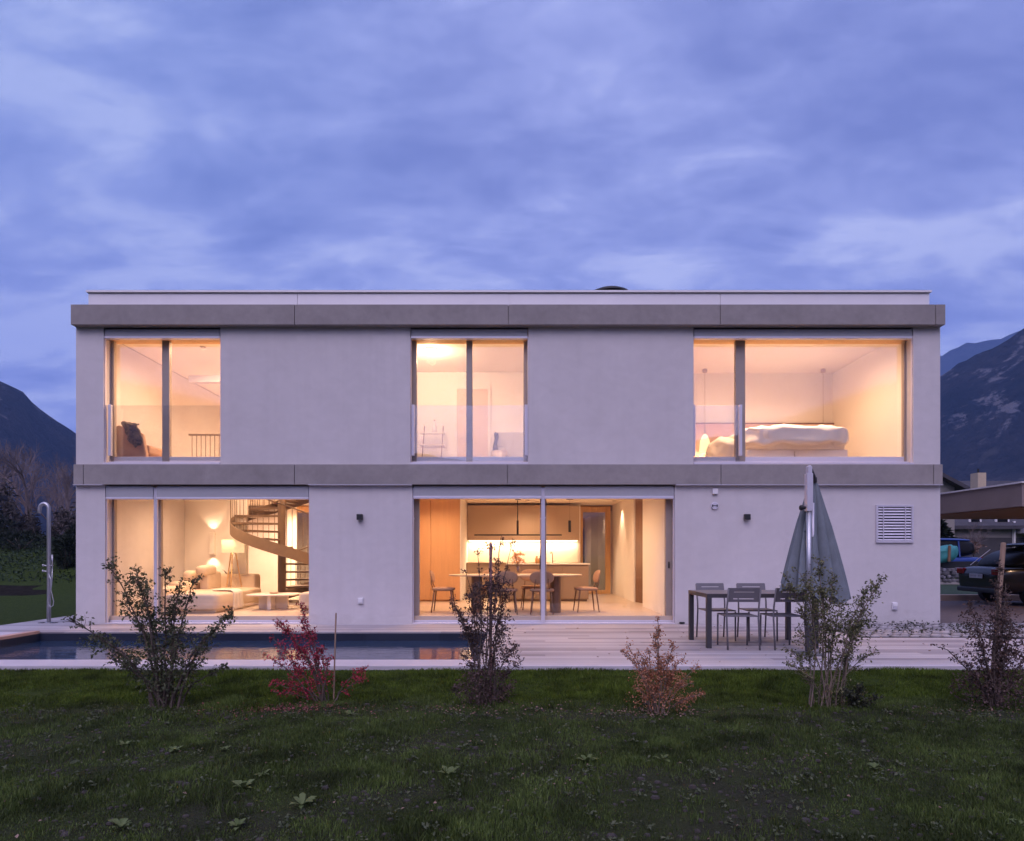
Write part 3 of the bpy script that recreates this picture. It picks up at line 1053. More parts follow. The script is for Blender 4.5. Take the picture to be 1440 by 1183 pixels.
# ---- wall sconce up and down light
wsn = thing('wall_sconce', 'small plaster up and down light on the living room wall above the sofa', 'wall lamp', (-7.02, 14.72, 1.53))
b = MB(); b.box(-7.08, 14.63, 1.27, -6.96, 14.719, 1.79)
b.build('body', 'cream', wsn, world=True, bevel=.008)
lamp('SPOT', 'sconce_light', (-7.02, 14.60, 1.80), 9, WARM, .03, (PI + R(-12), 0, 0), 95, parent=wsn)
lamp('SPOT', 'sconce_light', (-7.02, 14.60, 1.26), 11, WARM, .03, (R(12), 0, 0), 95, parent=wsn)

# ---- coffee table and pouf
ct = thing('coffee_table', 'cream coffee table with a rounded square top on a crossed panel base', 'table', (-4.98, 13.1, FL))


def rsq(cx, cy, hx, hy, e=.45, n=48):
    def sg(x): return math.copysign(abs(x) ** e, x)
    return [(cx + hx * sg(math.cos(2 * PI * k / n)), cy + hy * sg(math.sin(2 * PI * k / n))) for k in range(n)]


b = MB(); b.prism(rsq(-4.98, 13.12, .50, .42), .425, .450)
b.build('tabletop', 'stone', ct, world=True, bevel=.006)
for (x0, y0, x1, y1) in ((-5.30, 13.08, -4.69, 13.16), (-5.02, 12.82, -4.94, 13.079), (-5.02, 13.161, -4.94, 13.42)):
    b = MB(); b.box(x0, y0, FL, x1, y1, .424); b.build('base_panel', 'stone', ct, world=True, bevel=.012)
ty = thing('tray', 'small low dish on the coffee table', 'dish', (-5.0, 13.15, .451))
b = MB(); b.lathe([(.0, .004), (.085, .004), (.095, .035), (.088, .035), (.08, .012), (0, .012)], (0, 0, 0), 24); b.build('bowl', 'taupe', ty, smooth=True)
b = MB(); b.lathe([(.0, 0), (.06, 0), (.06, .0035), (0, .0035)], (0, 0, 0), 20); b.build('foot', 'taupe', ty)
pf = thing('pouf', 'low cream upholstered pouf at the right edge of the living room window', 'pouf', (-3.92, 12.55, FL))
b = MB(); b.box(-4.16, 12.28, FL, -3.3, 12.95, FL + .06); b.build('plinth', 'sofa', pf, world=True, bevel=.02)
cush('seat_cushion', (-3.70, 12.6, .365), (1.0, .78, .34), pf, e=.3)
# potted grass next to the lamp
pg = thing('potted_plant', 'small dark spiky plant at the foot of the floor lamp', 'plant', (-6.62, 14.60, FL))
b = MB(); b.cyl((0, 0), .09, 0, .62, 16); b.build('pot', 'taupe', pg)
b = MB()
for k in range(16):
    a = rng.uniform(0, 2 * PI); l = rng.uniform(.10, .20)
    b.tube([(0, 0, .61), (l * .3 * math.cos(a), l * .3 * math.sin(a), .61 + l * .6), (l * .7 * math.cos(a), l * .7 * math.sin(a), .61 + l)], [.006, .005, .001], 4)
b.build('leaves', 'bark', pg)

# ---- spiral stair
SXc, SYc, SR = -5.41, 14.70, 1.10
st = thing('spiral_staircase', 'brown spiral staircase with thin balusters round a central post', 'staircase', (SXc, SYc, FL))
b = MB(); b.cyl((0, 0), .088, 0, 3.75, 24); b.build('post', 'stairs', st, smooth=False)
NST, A0, DA = 15, 106.0, -30.0
RISE = (FU - FL) / NST


def tread(a0):
    b = MB()
    n = 5
    w0, w1_ = -17, 17
    pts = [(.085 * math.cos(R(a0 + w)), .085 * math.sin(R(a0 + w))) for w in (w0, w1_)]
    arc = [((SR - .02) * math.cos(R(a0 + w1_ - (w1_ - w0) * k / n)), (SR - .02) * math.sin(R(a0 + w1_ - (w1_ - w0) * k / n))) for k in range(n + 1)]
    z = 0
    b.prism(pts + arc, -.045, 0)
    return b


for i in range(NST - 1):
    o = tread(A0 + DA * i).build('tread', 'stairs', st)
    o.location = (0, 0, RISE * (i + 1))
sb, hr = MB(), MB()
NS = 120


def hel(u): return A0 - DA * .6 + u * (DA * (NST + .1)), (u * (NST + .1) - .6 + 1) * RISE


rows = []
for k in range(NS + 1):
    a, z = hel(k / NS)
    rows.append((a, max(z, .0)))
for rr, off in ((SR, 0),):
    vs, fs = [], []
    for a, z in rows:
        c, s_ = math.cos(R(a)), math.sin(R(a))
        for r_, dz_ in ((SR, -.19), (SR + .014, -.19), (SR + .014, .07), (SR, .07)):
            vs.append((r_ * c, r_ * s_, max(0.0, z + dz_)))
    for k in range(NS):
        for q in range(4):
            fs.append((k * 4 + q, k * 4 + (q + 1) % 4, k * 4 + 4 + (q + 1) % 4, k * 4 + 4 + q))
    sb.add(vs, fs)
sb.build('stringer', 'stairs', st)
hr.tube([(SR * math.cos(R(a)), SR * math.sin(R(a)), z + .95) for a, z in rows[6:]], .017, 8)
hr.build('handrail', 'stairs', st, smooth=True)
bal0 = None
for k in range(2, 72):
    a, z = hel(k / 72)
    if z > FU - FL - .05: continue
    if bal0 is None:
        b = MB(); b.tube([(0, 0, 0), (0, 0, .88)], .007, 6); bal0 = b.build('baluster', 'stairs', st); o = bal0
    else:
        o = bal0.copy(); COL.objects.link(o); o.parent = st
    o.location = (SR * math.cos(R(a)), SR * math.sin(R(a)), z + .08)

# guard rail upstairs round the stair well
gr_ = thing('stair_railing', 'thin brown guard railing upstairs behind the left upper window', 'railing', (-5.9, 13.42, FU))
b = MB(); b.tube([(-6.93, 13.42, 3.84), (-4.2, 13.42, 3.84)], .022, 8); b.build('handrail', 'stairs', gr_, world=True)
bal0 = None
for k in range(28):
    x = -6.86 + k * .097
    if bal0 is None:
        b = MB(); b.tube([(0, 0, 0), (0, 0, .885)], .008, 6); o = bal0 = b.build('baluster', 'stairs', gr_)
    else:
        o = bal0.copy(); COL.objects.link(o); o.parent = gr_
    o.location = (x + 5.9, 0, 0)

# ---- kitchen
ki = thing('kitchen_island', 'dark taupe kitchen island with a pale worktop behind the dining table', 'kitchen island', (.87, 15.6, FL))
b = MB(); b.box(-.12, 15.19, FL + .05, 1.86, 16.10, 1.025); b.box(-.08, 15.24, FL, 1.82, 16.05, FL + .05)
b.build('carcass', 'taupe_dark', ki, world=True)
b = MB(); b.box(-.14, 15.15, 1.026, 1.89, 16.13, 1.056); b.build('worktop', 'stone', ki, world=True, bevel=.003)
for x0, x1 in ((-.12, .58), (.584, 1.214), (1.218, 1.86)):
    b = MB(); b.box(x0 + .003, 15.17, FL + .06, x1 - .003, 15.189, 1.0); b.build('door', 'taupe_dark', ki, world=True, bevel=.002)
b = MB(); b.tube([(1.02, 15.75, 1.056), (1.02, 15.75, 1.28), (1.0, 15.7, 1.33), (.97, 15.63, 1.33), (.96, 15.6, 1.29)], .012, 8)
b.tube([(1.02, 15.75, 1.10), (1.11, 15.75, 1.115)], .008, 6)
b.build('tap', 'bronze', ki, smooth=True, world=True)

ku = thing('kitchen_unit', 'wall of taupe kitchen cabinets with a brightly lit white splashback', 'kitchen unit', (.3, 17.5, FL))
b = MB(); b.box(-1.235, 17.02, FL + .06, 1.855, 17.595, 1.025); b.build('base_cabinet', 'taupe', ku, world=True)
b = MB(); b.box(-1.235, 16.99, 1.026, 1.855, 17.595, 1.058); b.build('worktop', 'taupe', ku, world=True, bevel=.003)
b = MB(); b.box(-1.235, 17.575, 1.059, 1.855, 17.596, 1.70); b.build('splashback', 'stone', ku, world=True)
b = MB(); b.box(-1.235, 17.27, 1.665, 1.855, 17.574, 2.63); b.build('wall_cabinet', 'taupe', ku, world=True)
edges = [(p - 720) / 51.0 for p in (657, 690.5, 720.5, 751, 782, 814.5)]
for i in range(5):
    b = MB(); b.box(edges[i] + .004, 17.25, 1.662, edges[i + 1] - .004, 17.269, 2.625); b.build('cabinet_door', 'taupe', ku, world=True, bevel=.002)
b = MB(); b.box(-1.2, 17.44, 1.645, 1.82, 17.50, 1.6645); b.build('light_strip', emitmat('led', (1.0, .74, .42), 6.0), ku, world=True)
lamp('AREA', 'strip_light', (.31, 17.45, 1.64), 40, WARM2, 3.0, (R(-8), 0, 0), sy=.05, parent=ku)
for x, hgt, r in ((.62, .16, .045), (.69, .11, .03)):
    bo = thing('canister', ('tall' if hgt > .12 else 'short') + ' brown canister on the kitchen island beside the window post', 'canister', (x, 15.7, 1.0565))
    b = MB(); b.lathe([(r, 0), (r, hgt * .75), (r * .55, hgt * .8), (r * .55, hgt * .99), (0, hgt)], (0, 0, 0), 16); b.build('body', 'oak', bo, smooth=True)
    b = MB(); b.lathe([(0, hgt + .001), (r * .6, hgt + .001), (r * .6, hgt + .016), (0, hgt + .02)], (0, 0, 0), 16); b.build('lid', 'walnut', bo)

# lights over the island
lp = thing('linear_pendant', 'long thin black bar lamp hanging above the kitchen island', 'pendant lamp', (.14, 15.6, 2.70))
b = MB(); b.box(-.94, 15.58, 1.744, 1.24, 15.62, 1.776); b.build('bar', 'black', lp, world=True)
b = MB(); b.tube([(.14, 15.6, 1.772), (.14, 15.6, 2.62)], .011, 8); b.tube([(.14, 15.6, 1.78), (.14, 15.6, 2.12)], .027, 12); b.build('rod', 'black', lp, world=True)
b = MB(); b.box(.08, 15.56, 2.635, .22, 15.64, 2.699); b.build('canopy', 'black', lp, world=True, bevel=.004)
lp2 = thing('cylinder_pendant', 'short black cylinder lamp hanging right of the long bar lamp', 'pendant lamp', (1.44, 15.6, 2.70))
b = MB(); b.cyl((1.44, 15.6), .036, 1.83, 2.12, 14); b.build('body', 'black', lp2, world=True)
b = MB(); b.tube([(1.44, 15.6, 2.12), (1.44, 15.6, 2.66)], .0025, 5); b.build('cord', 'black', lp2, world=True)
b = MB(); b.box(1.36, 15.55, 2.64, 1.52, 15.65, 2.699); b.build('canopy', 'black', lp2, world=True, bevel=.004)

# ---- dining table, vase, chairs
dt = thing('dining_table', 'long oval pale wood dining table on two dark pedestals', 'table', (.07, 12.45, FL))
TXc, TYc = .07, 12.45
b = MB(); b.prism(rsq(TXc, TYc, 1.32, .54, .72, 64), .852, .878); b.build('tabletop', pbr('paleoak', (0.60, 0.43, 0.26), 0.45, var=.08, stretch=(.5, 6, 1)), dt, world=True, bevel=.008)
for x in (-.70, .86):
    b = MB(); b.prism(rsq(x, TYc, .105, .26, .6, 32), FL, .8515); b.build('pedestal', 'walnut', dt, world=True)
va = thing('flower_vase', 'clear glass vase of dried orange flowers on the dining table', 'vase', (.12, 12.42, .879))
b = MB(); b.lathe([(0, 0), (.040, 0), (.048, .05), (.044, .11), (.028, .15), (.032, .175)], (0, 0, 0), 20); b.build('vase', glassmat('vase_glass', .12, (.90, .82, .74)), va, smooth=True)
b = MB()
fl_pts = []
for k in range(60):
    a = rng.uniform(0, 2 * PI); rr = .155 * math.sqrt(rng.uniform(0, 1)); zz = .30 + .10 * rng.uniform(-1, 1) + .05 * (1 - rr / .16)
    p = (rr * math.cos(a), rr * math.sin(a) * .8, zz)
    fl_pts.append(p)
    if k % 3 == 0: b.tube([(0, 0, .02), (p[0] * .25, p[1] * .25, .17), p], .0022, 4)
b.build('stems', 'bark_pale', va)
vs, fs = [], []
for p in fl_pts:
    for q in range(12):
        c = Vector(p) + Vector(rng.normal(0, .016, 3)); d = Vector(rng.normal(0, 1, 3)).normalized(); u, v = ortho(d); s_ = rng.uniform(.006, .013)
        n0 = len(vs); vs += [c - u * s_, c - v * s_, c + u * s_, c + v * s_]; fs.append((n0, n0 + 1, n0 + 2, n0 + 3))
np_mesh('flowers', np.array([tuple(v) for v in vs]), np.array(fs), leafmat('flower', (.62, .22, .08), (.80, .42, .20)), va)


def dining_chair(label, x, y, rot):
    t_ = thing('dining_chair', label, 'chair', (x, y, FL), rot, 'dining chairs around the oval table')
    b = MB(); b.cushion((0, 0, .455), (.47, .46, .075), .62, 24, 10); b.build('seat', 'chairfab', t_, smooth=True)
    # backrest at +y, oval, curved
    def bend(p): return Vector((p.x, p.y - .35 * p.x * p.x * 1.6 + .22 * p.z, p.z))
    b = MB(); b.cushion((0, .235, .70), (.46, .045, .25), .8, 28, 12, bend); b.build('backrest', 'chairfab', t_, smooth=True)
    for sx_, sy_ in ((-1, -1), (1, -1), (-1, 1), (1, 1)):
        b = MB(); b.tube([(sx_ * .17, sy_ * .16, .44), (sx_ * .215, sy_ * .215, 0)], [.017, .011], 8); b.build('leg', 'walnut', t_, smooth=True)
    for sx_ in (-1, 1):
        b = MB(); b.tube([(sx_ * .15, .17, .43), (sx_ * .13, .225, .56), (sx_ * .12, .235, .68)], .010, 8); b.build('back_rod', 'walnut', t_, smooth=True)
    return t_


dining_chair('brown dining chair at the left end of the oval table', -1.36, 12.42, R(90))
dining_chair('brown dining chair at the right end of the oval table', 1.48, 12.50, R(-84))
dining_chair('brown dining chair on the near side of the table, half hidden by the window post', .58, 12.06, R(176))
dining_chair('brown dining chair on the near side of the table, behind the dark staked shrub', -.13, 12.05, R(184))
dining_chair('brown dining chair on the far side of the table, right of the flower vase', .42, 13.02, R(4))
dining_chair('brown dining chair on the far side of the table, left of the flower vase', -.42, 13.02, R(-3))

for ch in [o for o in sc.objects if o.name.startswith('dining_chair')]:
    pass

# ---- ground floor ceiling lights
def downlight(label, x, y, z, power, spot=110, r=.045, grp='recessed ceiling downlights', col=WARM):
    t_ = thing('downlight', label, 'downlight', (x, y, z), 0, grp)
    b = MB(); b.lathe([(r, -.012), (r + .012, -.012), (r + .014, -.0008), (r, -.0008)], (0, 0, 0), 20); b.build('ring', 'bronze', t_)
    b = MB(); b.lathe([(0, -.004), (r - .002, -.004)], (0, 0, 0), 20); b.build('lens', emitmat('lens', col, 3.0) if 'lens' not in M else M['lens'], t_)
    lamp('SPOT', 'downlight_lamp', (x, y, z - .03), power * (5.9 if z > 4 else 1.22), col, .05, (0, 0, 0), spot, parent=t_)
    return t_


M['lens'] = emitmat('lens', (1.0, .7, .4), 4.0)
k = 0
for lb_, x, y, z, p, s_ in (
        ('recessed downlight over the left part of the sofa', -6.5, 13.3, 2.699, 120, 165),
        ('recessed downlight over the window side of the living room', -5.3, 12.6, 2.699, 120, 165),
        ('recessed downlight near the living room wall pier', -3.9, 13.3, 2.699, 110, 165),
        ('recessed downlight behind the spiral stair', -6.0, 17.3, 2.699, 420, 165),
        ('recessed downlight behind the living room wall', -6.9, 16.6, 2.699, 170, 165),
        ('recessed downlight above the left end of the dining table', -1.0, 12.7, 2.699, 120, 165),
        ('recessed downlight above the right end of the dining table', 1.5, 12.7, 2.699, 120, 165),
        ('recessed downlight above the aisle right of the island', 2.0, 14.4, 2.699, 100, 160),
        ('recessed downlight grazing the wall beside the rear glazed door', 2.72, 16.6, 2.699, 60, 90),
        ('recessed downlight between island and wall cabinets', .4, 16.4, 2.699, 80, 160),
        ('recessed downlight in front of the timber closets', -1.75, 14.3, 2.699, 90, 150)):
    downlight(lb_, x, y, z, p, s_)

# ================================================================== UPSTAIRS
ac = thing('lounge_chair', 'brown upholstered lounge chair seen from behind in the left upper window', 'armchair', (-7.25, 12.25, FU))
b = MB(); b.prism([(-7.62, 3.02), (-7.62, 3.745), (-7.55, 3.76), (-7.10, 3.60), (-6.99, 3.02)], 12.02, 12.12, 'y'); b.build('backrest', 'brownfab', ac, world=True, bevel=.03)
b = MB(); b.box(-7.60, 12.13, 3.22, -7.03, 12.68, 3.40); b.build('seat', 'brownfab', ac, world=True, bevel=.04)
for x, y in ((-7.55, 12.16), (-7.08, 12.16), (-7.55, 12.62), (-7.08, 12.62)):
    b = MB(); b.tube([(x, y, FU + .001), (x, y, 3.22)], .018, 8); b.build('leg', 'walnut', ac, world=True)
sh = thing('patterned_throw', 'dark patterned throw draped over the lounge chair back', 'blanket', (-7.3, 12.0, 3.7))
b = MB()
b.grid(lambda u, v: (-7.50 + u * .30 + .14 * v + .012 * math.sin(v * 17), 12.005 - .018 * math.sin(u * 14 + v * 6) - .02 + (.13 * (1 - v / .18) if v < .18 else 0),
                     3.83 - .05 * u - (.55 - .25 * abs(u - .55)) * max(0, v - .12) * 1.0 + .01 * math.sin(u * 20)), 16, 20)
b.build('cloth', pbr('pattern', (.13, .105, .085), .9, var=.8, scale=22, detail=2), sh, smooth=True, world=True, thick=.012)

# middle room: ceiling lamp, ladder shelf, plant
cl2 = thing('ceiling_lamp', 'bright round ceiling lamp in the middle upper window', 'ceiling lamp', (-1.66, 12.75, 5.44))
b = MB(); b.lathe([(.0, -.085), (.10, -.08), (.15, -.05), (.155, -.02)], (0, 0, 0), 28); b.build('diffuser', emitmat('lampglow', (1.0, .80, .50), 14.0), cl2, smooth=True)
b = MB(); b.lathe([(.155, -.02), (.17, -.019), (.17, -.0005)], (0, 0, 0), 28); b.build('rim', 'cream', cl2)
lamp('POINT', 'ceiling_bulb', (-1.66, 12.75, 5.24), 52, WARM2, .12, parent=cl2)
ls = thing('ladder_shelf', 'white ladder shelf leaning in the left corner of the middle upper window', 'shelf', (-1.75, 13.9, FU))
for x0, x1 in ((-1.98, -1.96), (-1.56, -1.54)):
    b = MB(); b.prism([(13.45, FU), (13.49, FU), (14.13, 4.15), (14.10, 4.17)], x0, x1, 'x'); b.build('rail', 'walnut', ls, world=True)
for z, y0, w_ in ((3.35, 13.62, .10), (3.68, 13.80, .12), (3.98, 13.98, .12)):
    b = MB(); b.box(-2.05, y0, z, -1.5, 14.12, z + .03); b.build('shelf_board', 'stone', ls, world=True)
b = MB(); b.box(-2.02, 13.75, 3.14, -1.62, 14.1, 3.345); b.build('drawer', 'taupe', ls, world=True)
vb = thing('bottle', 'glass bottle on top of the white ladder shelf', 'bottle', (-1.74, 14.05, 4.0105))
b = MB(); b.lathe([(.05, 0), (.055, .12), (.02, .18), (.018, .26), (.0, .265)], (0, 0, 0), 16); b.build('body', 'sheet', vb, smooth=True)
b = MB(); b.lathe([(0, .266), (.02, .266), (.02, .285), (0, .287)], (0, 0, 0), 12); b.build('stopper', 'walnut', vb)
dk = thing('cabinet', 'grey cabinet beside the door in the middle upper window', 'cabinet', (.15, 14.0, FU))
b = MB(); b.box(-.35, 13.72, FU + .08, .38, 14.28, 3.95); b.build('carcass', pbr('greycab', (.48, .46, .46), .6, var=.03), dk, world=True)
for a_, c_ in ((-.35, .013), (.017, .38)):
    b = MB(); b.box(a_ + .004, 13.70, FU + .09, c_ - .004, 13.719, 3.94); b.build('cabinet_door', bpy.data.materials['greycab'], dk, world=True, bevel=.002)
b = MB()
for x_, y_ in ((-.33, 13.74), (.33, 13.74), (-.33, 14.22), (.33, 14.22)): b.box(x_, y_, FU, x_ + .03, y_ + .03, FU + .079)
b.build('foot', 'black', dk, world=True)
bs = thing('basket', 'dark round basket standing on the floor before the grey cabinet', 'basket', (-.26, 13.3, FU))
b = MB(); b.lathe([(.0, 0), (.15, 0), (.20, .28), (.17, .52), (.15, .52), (.17, .28), (.12, .03), (0, .03)], (0, 0, 0), 24); b.build('body', 'bronze', bs, smooth=True)
b = MB(); b.tube([(-.16, 0, .50), (-.1, 0, .62), (.1, 0, .62), (.16, 0, .50)], .012, 6); b.build('handle', 'bronze', bs, smooth=True)
hp = thing('hanging_scarf', 'dark patterned scarf hanging on the front of the grey cabinet', 'scarf', (-.33, 13.68, 3.6))
b = MB(); b.grid(lambda u, v: (-.40 + u * .09 + .02 * math.sin(v * 7), 13.675 + .012 * math.sin(u * 11), 3.93 - .5 * v * (1 - .3 * u)), 6, 14)
b.build('cloth', bpy.data.materials['pattern'], hp, smooth=True, world=True, thick=.008)
b = MB(); b.tube([(-.36, 13.66, 3.94), (-.36, 13.70, 3.94)], .012, 6); b.build('hook', 'black', hp, world=True)

# bedroom
bd = thing('bed', 'wide bed with rumpled white duvet in the large right upper window', 'bed', (5.6, 13.2, FU))
b = MB(); b.box(4.60, 12.28, FU + .10, 6.60, 14.27, 3.34); b.build('base', 'linen', bd, world=True, bevel=.03)
b = MB(); b.cushion((5.6, 13.25, 3.47), (2.04, 2.05, .30), .22, 40, 12); b.build('mattress', 'linen', bd, world=True, smooth=True)


def duv(p):
    n_ = noise.fractal(Vector((p.x * 2.3, p.y * 2.3, p.z * 3)), 1.0, 2.0, 4)
    m_ = noise.noise(Vector((p.x * 7, p.y * 7, 1.0)))
    w_ = abs(noise.noise(Vector((p.x * 3.1 + 2, p.y * 5.5, p.z * 2.0))))
    return Vector((p.x + .06 * n_, p.y + .05 * n_ + .03 * m_, p.z + .07 * n_ + .02 * m_ - .05 * w_))


b = MB(); b.cushion((5.58, 13.12, 3.60), (2.16, 2.10, .40), .34, 160, 60, duv); b.build('duvet', 'linen', bd, world=True, smooth=True)
b = MB(); b.box(5.54, 12.262, FU + .15, 5.546, 12.279, 3.30); b.build('base_seam', 'taupe', bd, world=True)
for x in (5.05, 6.15):
    b = MB(); b.cushion((x, 13.98, 3.80), (.75, .42, .22), .6, 32, 14, duv); b.build('pillow', 'linen', bd, world=True, smooth=True)
bl = thing('folded_blanket', 'rumpled cream blanket heaped at the left side of the bed', 'blanket', (4.35, 13.0, FU))
b = MB(); b.cushion((4.38, 13.0, 3.40), (.55, 1.1, .60), .75, 60, 26, duv); b.build('cloth', 'throw', bl, world=True, smooth=True)
b = MB(); b.box(4.15, 12.6, FU + .001, 4.58, 13.4, 3.2); b.build('base', 'throw', bl, world=True, bevel=.05)
hbd = thing('headboard', 'long low pinkish padded headboard panel on the bedroom wall', 'headboard', (5.7, 14.36, FU))
b = MB(); b.box(3.60, 14.33, FU, 7.375, 14.395, 4.265); b.build('panel', 'headboard', hbd, world=True, bevel=.004)
b = MB(); b.box(3.60, 14.32, 4.266, 7.375, 14.397, 4.285); b.build('cap_strip', 'walnut', hbd, world=True)
ns = thing('nightstand', 'low wooden nightstand under the left glowing pendant', 'nightstand', (4.25, 14.05, FU))
b = MB(); b.box(3.85, 13.86, FU + .20, 4.52, 14.32, 3.42); b.build('body', 'oak', ns, world=True, bevel=.006)
b = MB()
for x_, y_ in ((3.88, 13.9), (4.46, 13.9), (3.88, 14.27), (4.46, 14.27)): b.box(x_, y_, FU, x_ + .03, y_ + .03, FU + .199)
b.build('leg', 'walnut', ns, world=True)
b = MB(); b.box(3.88, 13.845, FU + .23, 4.49, 13.859, 3.39); b.build('drawer', 'oak', ns, world=True, bevel=.003)
n2 = thing('nightstand', 'small nightstand at the right side of the bed, by the bedroom corner', 'nightstand', (6.95, 14.05, FU))
b = MB(); b.box(6.70, 13.86, FU + .20, 7.20, 14.32, 3.47); b.build('body', 'oak', n2, world=True, bevel=.006)
b = MB(); b.box(6.73, 13.845, FU + .23, 7.17, 13.859, 3.44); b.build('drawer', 'oak', n2, world=True, bevel=.003)
b = MB()
for x_, y_ in ((6.73, 13.9), (7.14, 13.9), (6.73, 14.27), (7.14, 14.27)): b.box(x_, y_, FU, x_ + .03, y_ + .03, FU + .199)
b.build('leg', 'walnut', n2, world=True)
for lb_, x, zt, zb, glow in (('glowing bell shaped pendant hanging low at the left side of the bed', 4.34, 3.98, 3.58, 1), ('pendant cord hanging down behind the right half of the bed', 7.0, 3.90, 3.55, 0)):
    t_ = thing('bedside_pendant', lb_, 'pendant lamp', (x, 14.08, 5.44))
    b = MB(); b.cyl((x, 14.08), .05, 5.37, 5.4395, 16); b.build('canopy', 'taupe', t_, world=True)
    b = MB(); b.tube([(x, 14.08, zt + .14), (x, 14.08, 5.37)], .004, 6); b.tube([(x, 14.08, zt), (x, 14.08, zt + .24)], [.016, .009], 8); b.build('cord', 'taupe_dark', t_, world=True)
    b = MB(); b.lathe([(.018, zt), (.06, zt - .04), (.10, zt - .16), (.125, zt - .40)], (x, 14.08, 0), 28)
    b.build('lamp_shade', emitmat('pendantglow', (1.0, .66, .30), 2.2) if glow else 'shade', t_, smooth=True, world=True, thick=.004)
    if True: lamp('POINT', 'pendant_bulb', (x, 14.08, zt - .45 if glow else zt - .30), 14 if glow else 18, WARM, .05, parent=t_)

for lb_, x, y, p in (('recessed downlight in the bedroom near the left jamb', 4.3, 12.22, 46), ('recessed downlight in the bedroom over the right half of the bed', 5.9, 12.22, 46),
                     ('added fill downlight upstairs in the middle room, near the right jamb', -.1, 12.22, 42), ('recessed downlight upstairs over the lounge chair', -6.2, 12.55, 60), ('recessed downlight upstairs over the landing', -4.6, 12.7, 70),  # the middle room one is added fill for its darker right side
                     ('recessed downlight upstairs behind the stair well', -5.2, 16.0, 130)):
    downlight(lb_, x, y, 5.439, p, 172)

# ================================================================== ON THE TERRACE
# ---- shower
sw = thing('garden_shower', 'brushed steel outdoor shower column with curved head and hand shower by the pool', 'shower', (-8.63, 11.66, .001))
b = MB()
hook = [(0, 0, 0), (0, 0, 2.12)] + [(-.085 + .085 * math.cos(a), 0, 2.12 + .10 * math.sin(a)) for a in [PI * k / 10 for k in range(1, 10)]] + [(-.172, 0, 2.10), (-.18, 0, 2.04)]
b.tube(hook, .033, 16); b.build('column', 'steel', sw, smooth=True)
b = MB(); b.cyl((0, 0), .06, 0, .012, 20); b.build('base_plate', 'steel', sw, bevel=.003)
b = MB()
for z in (1.06, .955): b.tube([(-.095, -.01, z + .01), (-.028, -.01, z)], .013, 10); b.tube([(-.10, -.01, z + .03), (-.10, -.01, z - .01)], .017, 10)
b.build('valve', 'steel', sw, smooth=True)
b = MB(); b.tube([(.028, -.01, 1.065), (.085, -.012, 1.065)], .012, 8); b.build('holder', 'steel', sw, smooth=True)
b = MB(); b.tube([(.088, -.03, 1.02), (.086, -.03, 1.27)], [.010, .014], 10); b.build('hand_shower', 'steel', sw, smooth=True)
b = MB()
b.tube([(.088, -.03, 1.02), (.085, -.035, .80), (.07, -.04, .62), (.10, -.045, .50), (.125, -.05, .40), (.115, -.05, .325), (.08, -.05, .30), (.045, -.05, .32), (.02, -.045, .40), (.045, -.05, .52), (.075, -.045, .66), (.06, -.03, .80), (.02, -.028, .92)], .008, 8)
b.build('hose', 'steel', sw, smooth=True)
for px in (.11, -.11):
    ft = thing('floor_anchor', ('right' if px > 0 else 'left') + ' hand of two dark anchor plates in the paving at the foot of the shower', 'anchor plate', (-8.63 + px * 1.0, 11.66 - .02, .0005))
    b = MB(); b.box(-.045, -.05, 0, .045, .05, .008); b.build('plate', 'black', ft, bevel=.002)
    b = MB(); b.cyl((0, 0), .012, .0085, .016, 8); b.build('bolt', 'steel', ft)

# ---- table
gt = thing('garden_table', 'dark metal garden table with square legs on the wooden terrace', 'table', (3.40, 8.93, .001))
tx0, tx1, ty0, ty1, tz = -.757, .757, -.45, .45, .739
b = MB(); b.box(tx0, ty0, tz - .055, tx1, ty0 + .04, tz - .0045); b.box(tx0, ty1 - .04, tz - .055, tx1, ty1, tz - .0045)
b.box(tx0, ty0 + .04, tz - .055, tx0 + .04, ty1 - .04, tz - .0045); b.box(tx1 - .04, ty0 + .04, tz - .055, tx1, ty1 - .04, tz - .0045)
b.build('apron', 'garden_metal', gt)
b = MB(); b.box(tx0, ty0, tz - .004, tx1, ty1, tz + .002); b.build('tabletop', pbr('tabletop', (.135, .125, .135), .35, .1, var=.05), gt)
for x in (tx0, tx1 - .066):
    for y in (ty0, ty1 - .066):
        b = MB(); b.box(x + .0005, y + .0005, 0, x + .066, y + .066, tz - .056); b.build('leg', 'garden_metal', gt, bevel=.003)


